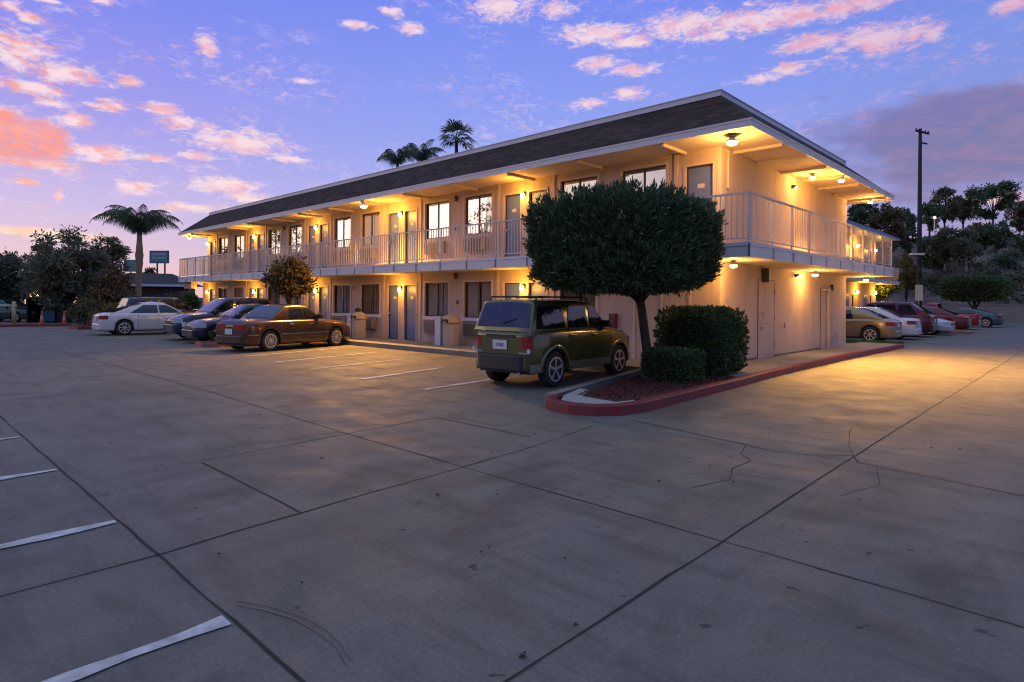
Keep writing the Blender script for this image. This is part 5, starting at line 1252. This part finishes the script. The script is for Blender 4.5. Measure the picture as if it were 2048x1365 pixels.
# white sedan
car('white_sedan', 'pearl white four door sedan parked side-on at the left, nose to the motel', (-26.2, -3.35, 0), radians(89), variant(SEDAN, L=4.4, wb=2.65, cab=(.50, .14, -.20, -.84), wins=[(-.50, .0, -.26, -.01), (.03, .44, .02, .17)], rims='seven', tumble=.70), ('white', (.66, .64, .62), .1))
car('dark_suv', 'dark car with roof rails mostly hidden behind the white sedan', (-30.0, -1.5, 0), radians(90), variant(SUV, L=4.5, W=1.8, wb=2.65, H=1.62, sill=.25), ('night', (.04, .05, .08), .4))
# dark blue pair facing out
car('blue_suv', 'dark blue crossover facing out, between the white sedan and the smaller dark sedan', (-20.8, -2.15, 0), radians(-90-1), variant(SUV, L=4.4, W=1.82, wb=2.65, H=1.62, belt=1.03, sill=.26, cab=(.46, .12, -.62, -.97), roofrack=False, bumpmat=None, wins=[(-.74, -.42, -.62, -.42), (-.38, .0, -.36, -.02), (.04, .42, .03, .14)]), ('navy', (.015, .03, .075), .3))
car('navy_sedan', 'small black-blue sedan facing out beside the kerbed bed', (-18.5, -2.35, 0), radians(-90-1), variant(SEDAN, L=4.2, W=1.68, H=1.38, wb=2.6, headl=(.58, .74, .36, .36)), ('midnight', (.012, .018, .04), .3))
x, y = at(16, 41)
car('green_car', 'dark green car at the left edge behind the pipe barrier', (x, y, 0), HEAD+radians(-5), variant(SEDAN, L=4.7, H=1.45), ('forest', (.02, .06, .03), .4))
# right-hand row
car('gold_sedan', 'beige gold sedan with red taillight just past the motel side wall', (-2.95, 16.85, 0), pi, variant(SEDAN, L=4.4, H=1.42, cab=(.42, .08, -.36, -.84), rims='seven'), ('gold', (.33, .25, .14), .5))
G_ = 'cars parked in the row right of the motel'
car('white_sedan', 'white sedan showing only its tail between the gold sedan and the maroon SUV', (-2.85, 20.0, 0), pi, variant(SEDAN, L=4.5), ('white', (.66, .64, .62), .1))
car('maroon_suv', 'maroon crossover with chrome window line third in the right row', (-2.85, 23.2, 0), pi, variant(SUV, L=4.7, W=1.85, wb=2.7, H=1.66, belt=1.05, sill=.27, roofrack=False, bumpmat=None, cab=(.44, .12, -.62, -.97), wins=[(-.76, -.42, -.62, -.42), (-.38, .0, -.36, -.02), (.04, .40, .03, .14)]), ('maroon', (.10, .008, .02), .4))
car('silver_sedan', 'silver white sedan facing the driveway, right of the maroon crossover', (-2.45, 26.2, 0), 0.0, variant(SEDAN, L=4.5, H=1.36), ('silver', (.5, .52, .56), .5))
car('dark_red_sedan', 'dark red sedan beyond the small kerbed bed on the right', (-2.5, 31.6, 0), pi, variant(SEDAN, H=1.42), ('darkred', (.13, .01, .012), .3))
car('teal_coupe', 'teal grey fastback coupe at the far end of the right row', (-1.75, 42.0, 0), pi, variant(SEDAN, L=4.5, W=1.8, H=1.32, belt=.92, cab=(.40, .04, -.18, -.93)), ('teal', (.04, .10, .12), .4))
# red pickup with load
def pickup():
    p = variant(SUV, L=5.0, W=1.85, wb=3.2, H=1.66, cab=(.34, .08, -.12, -.17), wins=[(-.10, .10, -.10, .06), (.12, .30, .08, .10)], roofrack=False, wiper=False, seams=(.10, .34), handles=(-.02,), taill=(.72, 1.0, .12, .1), bumpmat=M_CHROME, prof=[(-1, 1.0), (-.2, 1.02), (.3, 1.03), (.75, .98), (1, .84)])
    T = car('red_pickup', 'bright red pickup truck near the far end of the right row', (-2.65, 36.4, 0), pi, p, ('red', (.38, .015, .012), .2), 'pickup truck')
    MB().box(-2.3, -.5, -.75, .75, 1.06, 1.075).build('cargo_bed', M_PLAST, T)
pickup()
# white van behind
def van(x, y, rz):
    T = thing('white_van', 'long white van roof showing behind the gold and maroon cars', 'van', (x, y, 0), rz)
    wm = paint('vanwhite', (.55, .54, .50), .0)
    m = MB(); sec = lambda x_, h, b: [(x_, -.92, b), (x_, -.98, .9), (x_, -.88, h-.12), (x_, -.7, h), (x_, .7, h), (x_, .88, h-.12), (x_, .98, .9), (x_, .92, b)]
    rows = [sec(-2.7, 1.95, .35), sec(-2.6, 2.02, .3), sec(1.2, 2.02, .3), sec(1.7, 1.8, .3), sec(2.1, 1.25, .3), sec(2.65, 1.05, .32), sec(2.72, .8, .36)]
    V = [v for r_ in rows for v in r_]; F = [(i*8+k, i*8+(k+1) % 8, (i+1)*8+(k+1) % 8, (i+1)*8+k) for i in range(6) for k in range(8)]+[tuple(range(8)), tuple(range(48, 56))]
    m.add(V, F); m.build('body', wm, T)
    for sg in (1, -1):
        for a, b in ((-2.4, -1.3), (-1.2, -.1), (.1, 1.1)): MB().add([(a, sg*.985, 1.2), (b, sg*.985, 1.2), (b, sg*.905, 1.75), (a, sg*.905, 1.75)], [(0, 1, 2, 3)]).build('side_window', M_DGLASS, T)
        for xw in (-1.7, 1.7): wheel_parts(T, xw, sg*.87, .35, .22, 'seven', sg)
        MB().box(-2.72, -2.69, sg*.82-.08, sg*.82+.08, .9, 1.3).build('taillight', M_TAIL, T); MB().box(2.70, 2.74, sg*.7-.15, sg*.7+.15, .75, .92).build('headlight', M_HEADL, T)
    MB().box(-2.722, -2.702, -.7, .7, 1.25, 1.75).build('rear_window', M_DGLASS, T)
    MB().add([(1.74, -.78, 1.77), (1.74, .78, 1.77), (2.09, .82, 1.30), (2.09, -.82, 1.30)], [(0, 1, 2, 3)]).build('windscreen', M_DGLASS, T)
van(-7.2, 27.5, radians(95))

# ------------------------------------------------------------------ outside the frame: what the glass reflects
rt = [(-24.5, -13.6, 8.2, 1.7, 1.9, 22, 1100, 'sparse tree outside the frame whose outline shows in one balcony window'), (-55, -14.5, 9.8, 3.8, 2.6, 34, 3600, 'tree beyond the left edge of the lot mirrored in far balcony windows')]
for i, (x, y, H, R_, rz2, nc, nl, lab) in enumerate(rt):
    tree('broadleaf_tree', lab, 'tree', x, y, 0, H, R_, rz2, nc, nl, .26, .10, M_LEAF_TREE, seed=130+i, trunk_r=.14, low=.4, spread=.26)
V = []; F = []; n = 90
for i in range(n+1):
    a = radians(85+i*181/n) ; rr = 150
    z = 9+4*sin(i*.37)+3*sin(i*.91+1)
    for rad, zz in ((rr, -1), (rr+25, z), (rr+160, z+8)): V.append((CAMP[0]+rad*sin(a), CAMP[1]+rad*cos(a), zz))
    if i:
        for k in range(2): b = (i-1)*3+k; F.append((b, b+3, b+4, b+1))
m = MB(); m.add(V, F); m.build('hill', mat('unseen_backdrop', (.03, .035, .022), .95, noise=(.1, .8, (.015, .02, .012))), kind='structure', smooth=True)  # unseen dark ring, added so the ground-floor windows reflect something dark

# one soft, weak sun lamp: the last warm light of the afterglow
sl = bpy.data.lights.new('sun', 'SUN'); sl.energy = .12; sl.angle = radians(20); sl.color = (1, .72, .62)
so = bpy.data.objects.new('sun', sl); COL.objects.link(so)
so.rotation_euler = Vector((sin(SUNAZ), cos(SUNAZ), .16)).to_track_quat('Z', 'Y').to_euler()
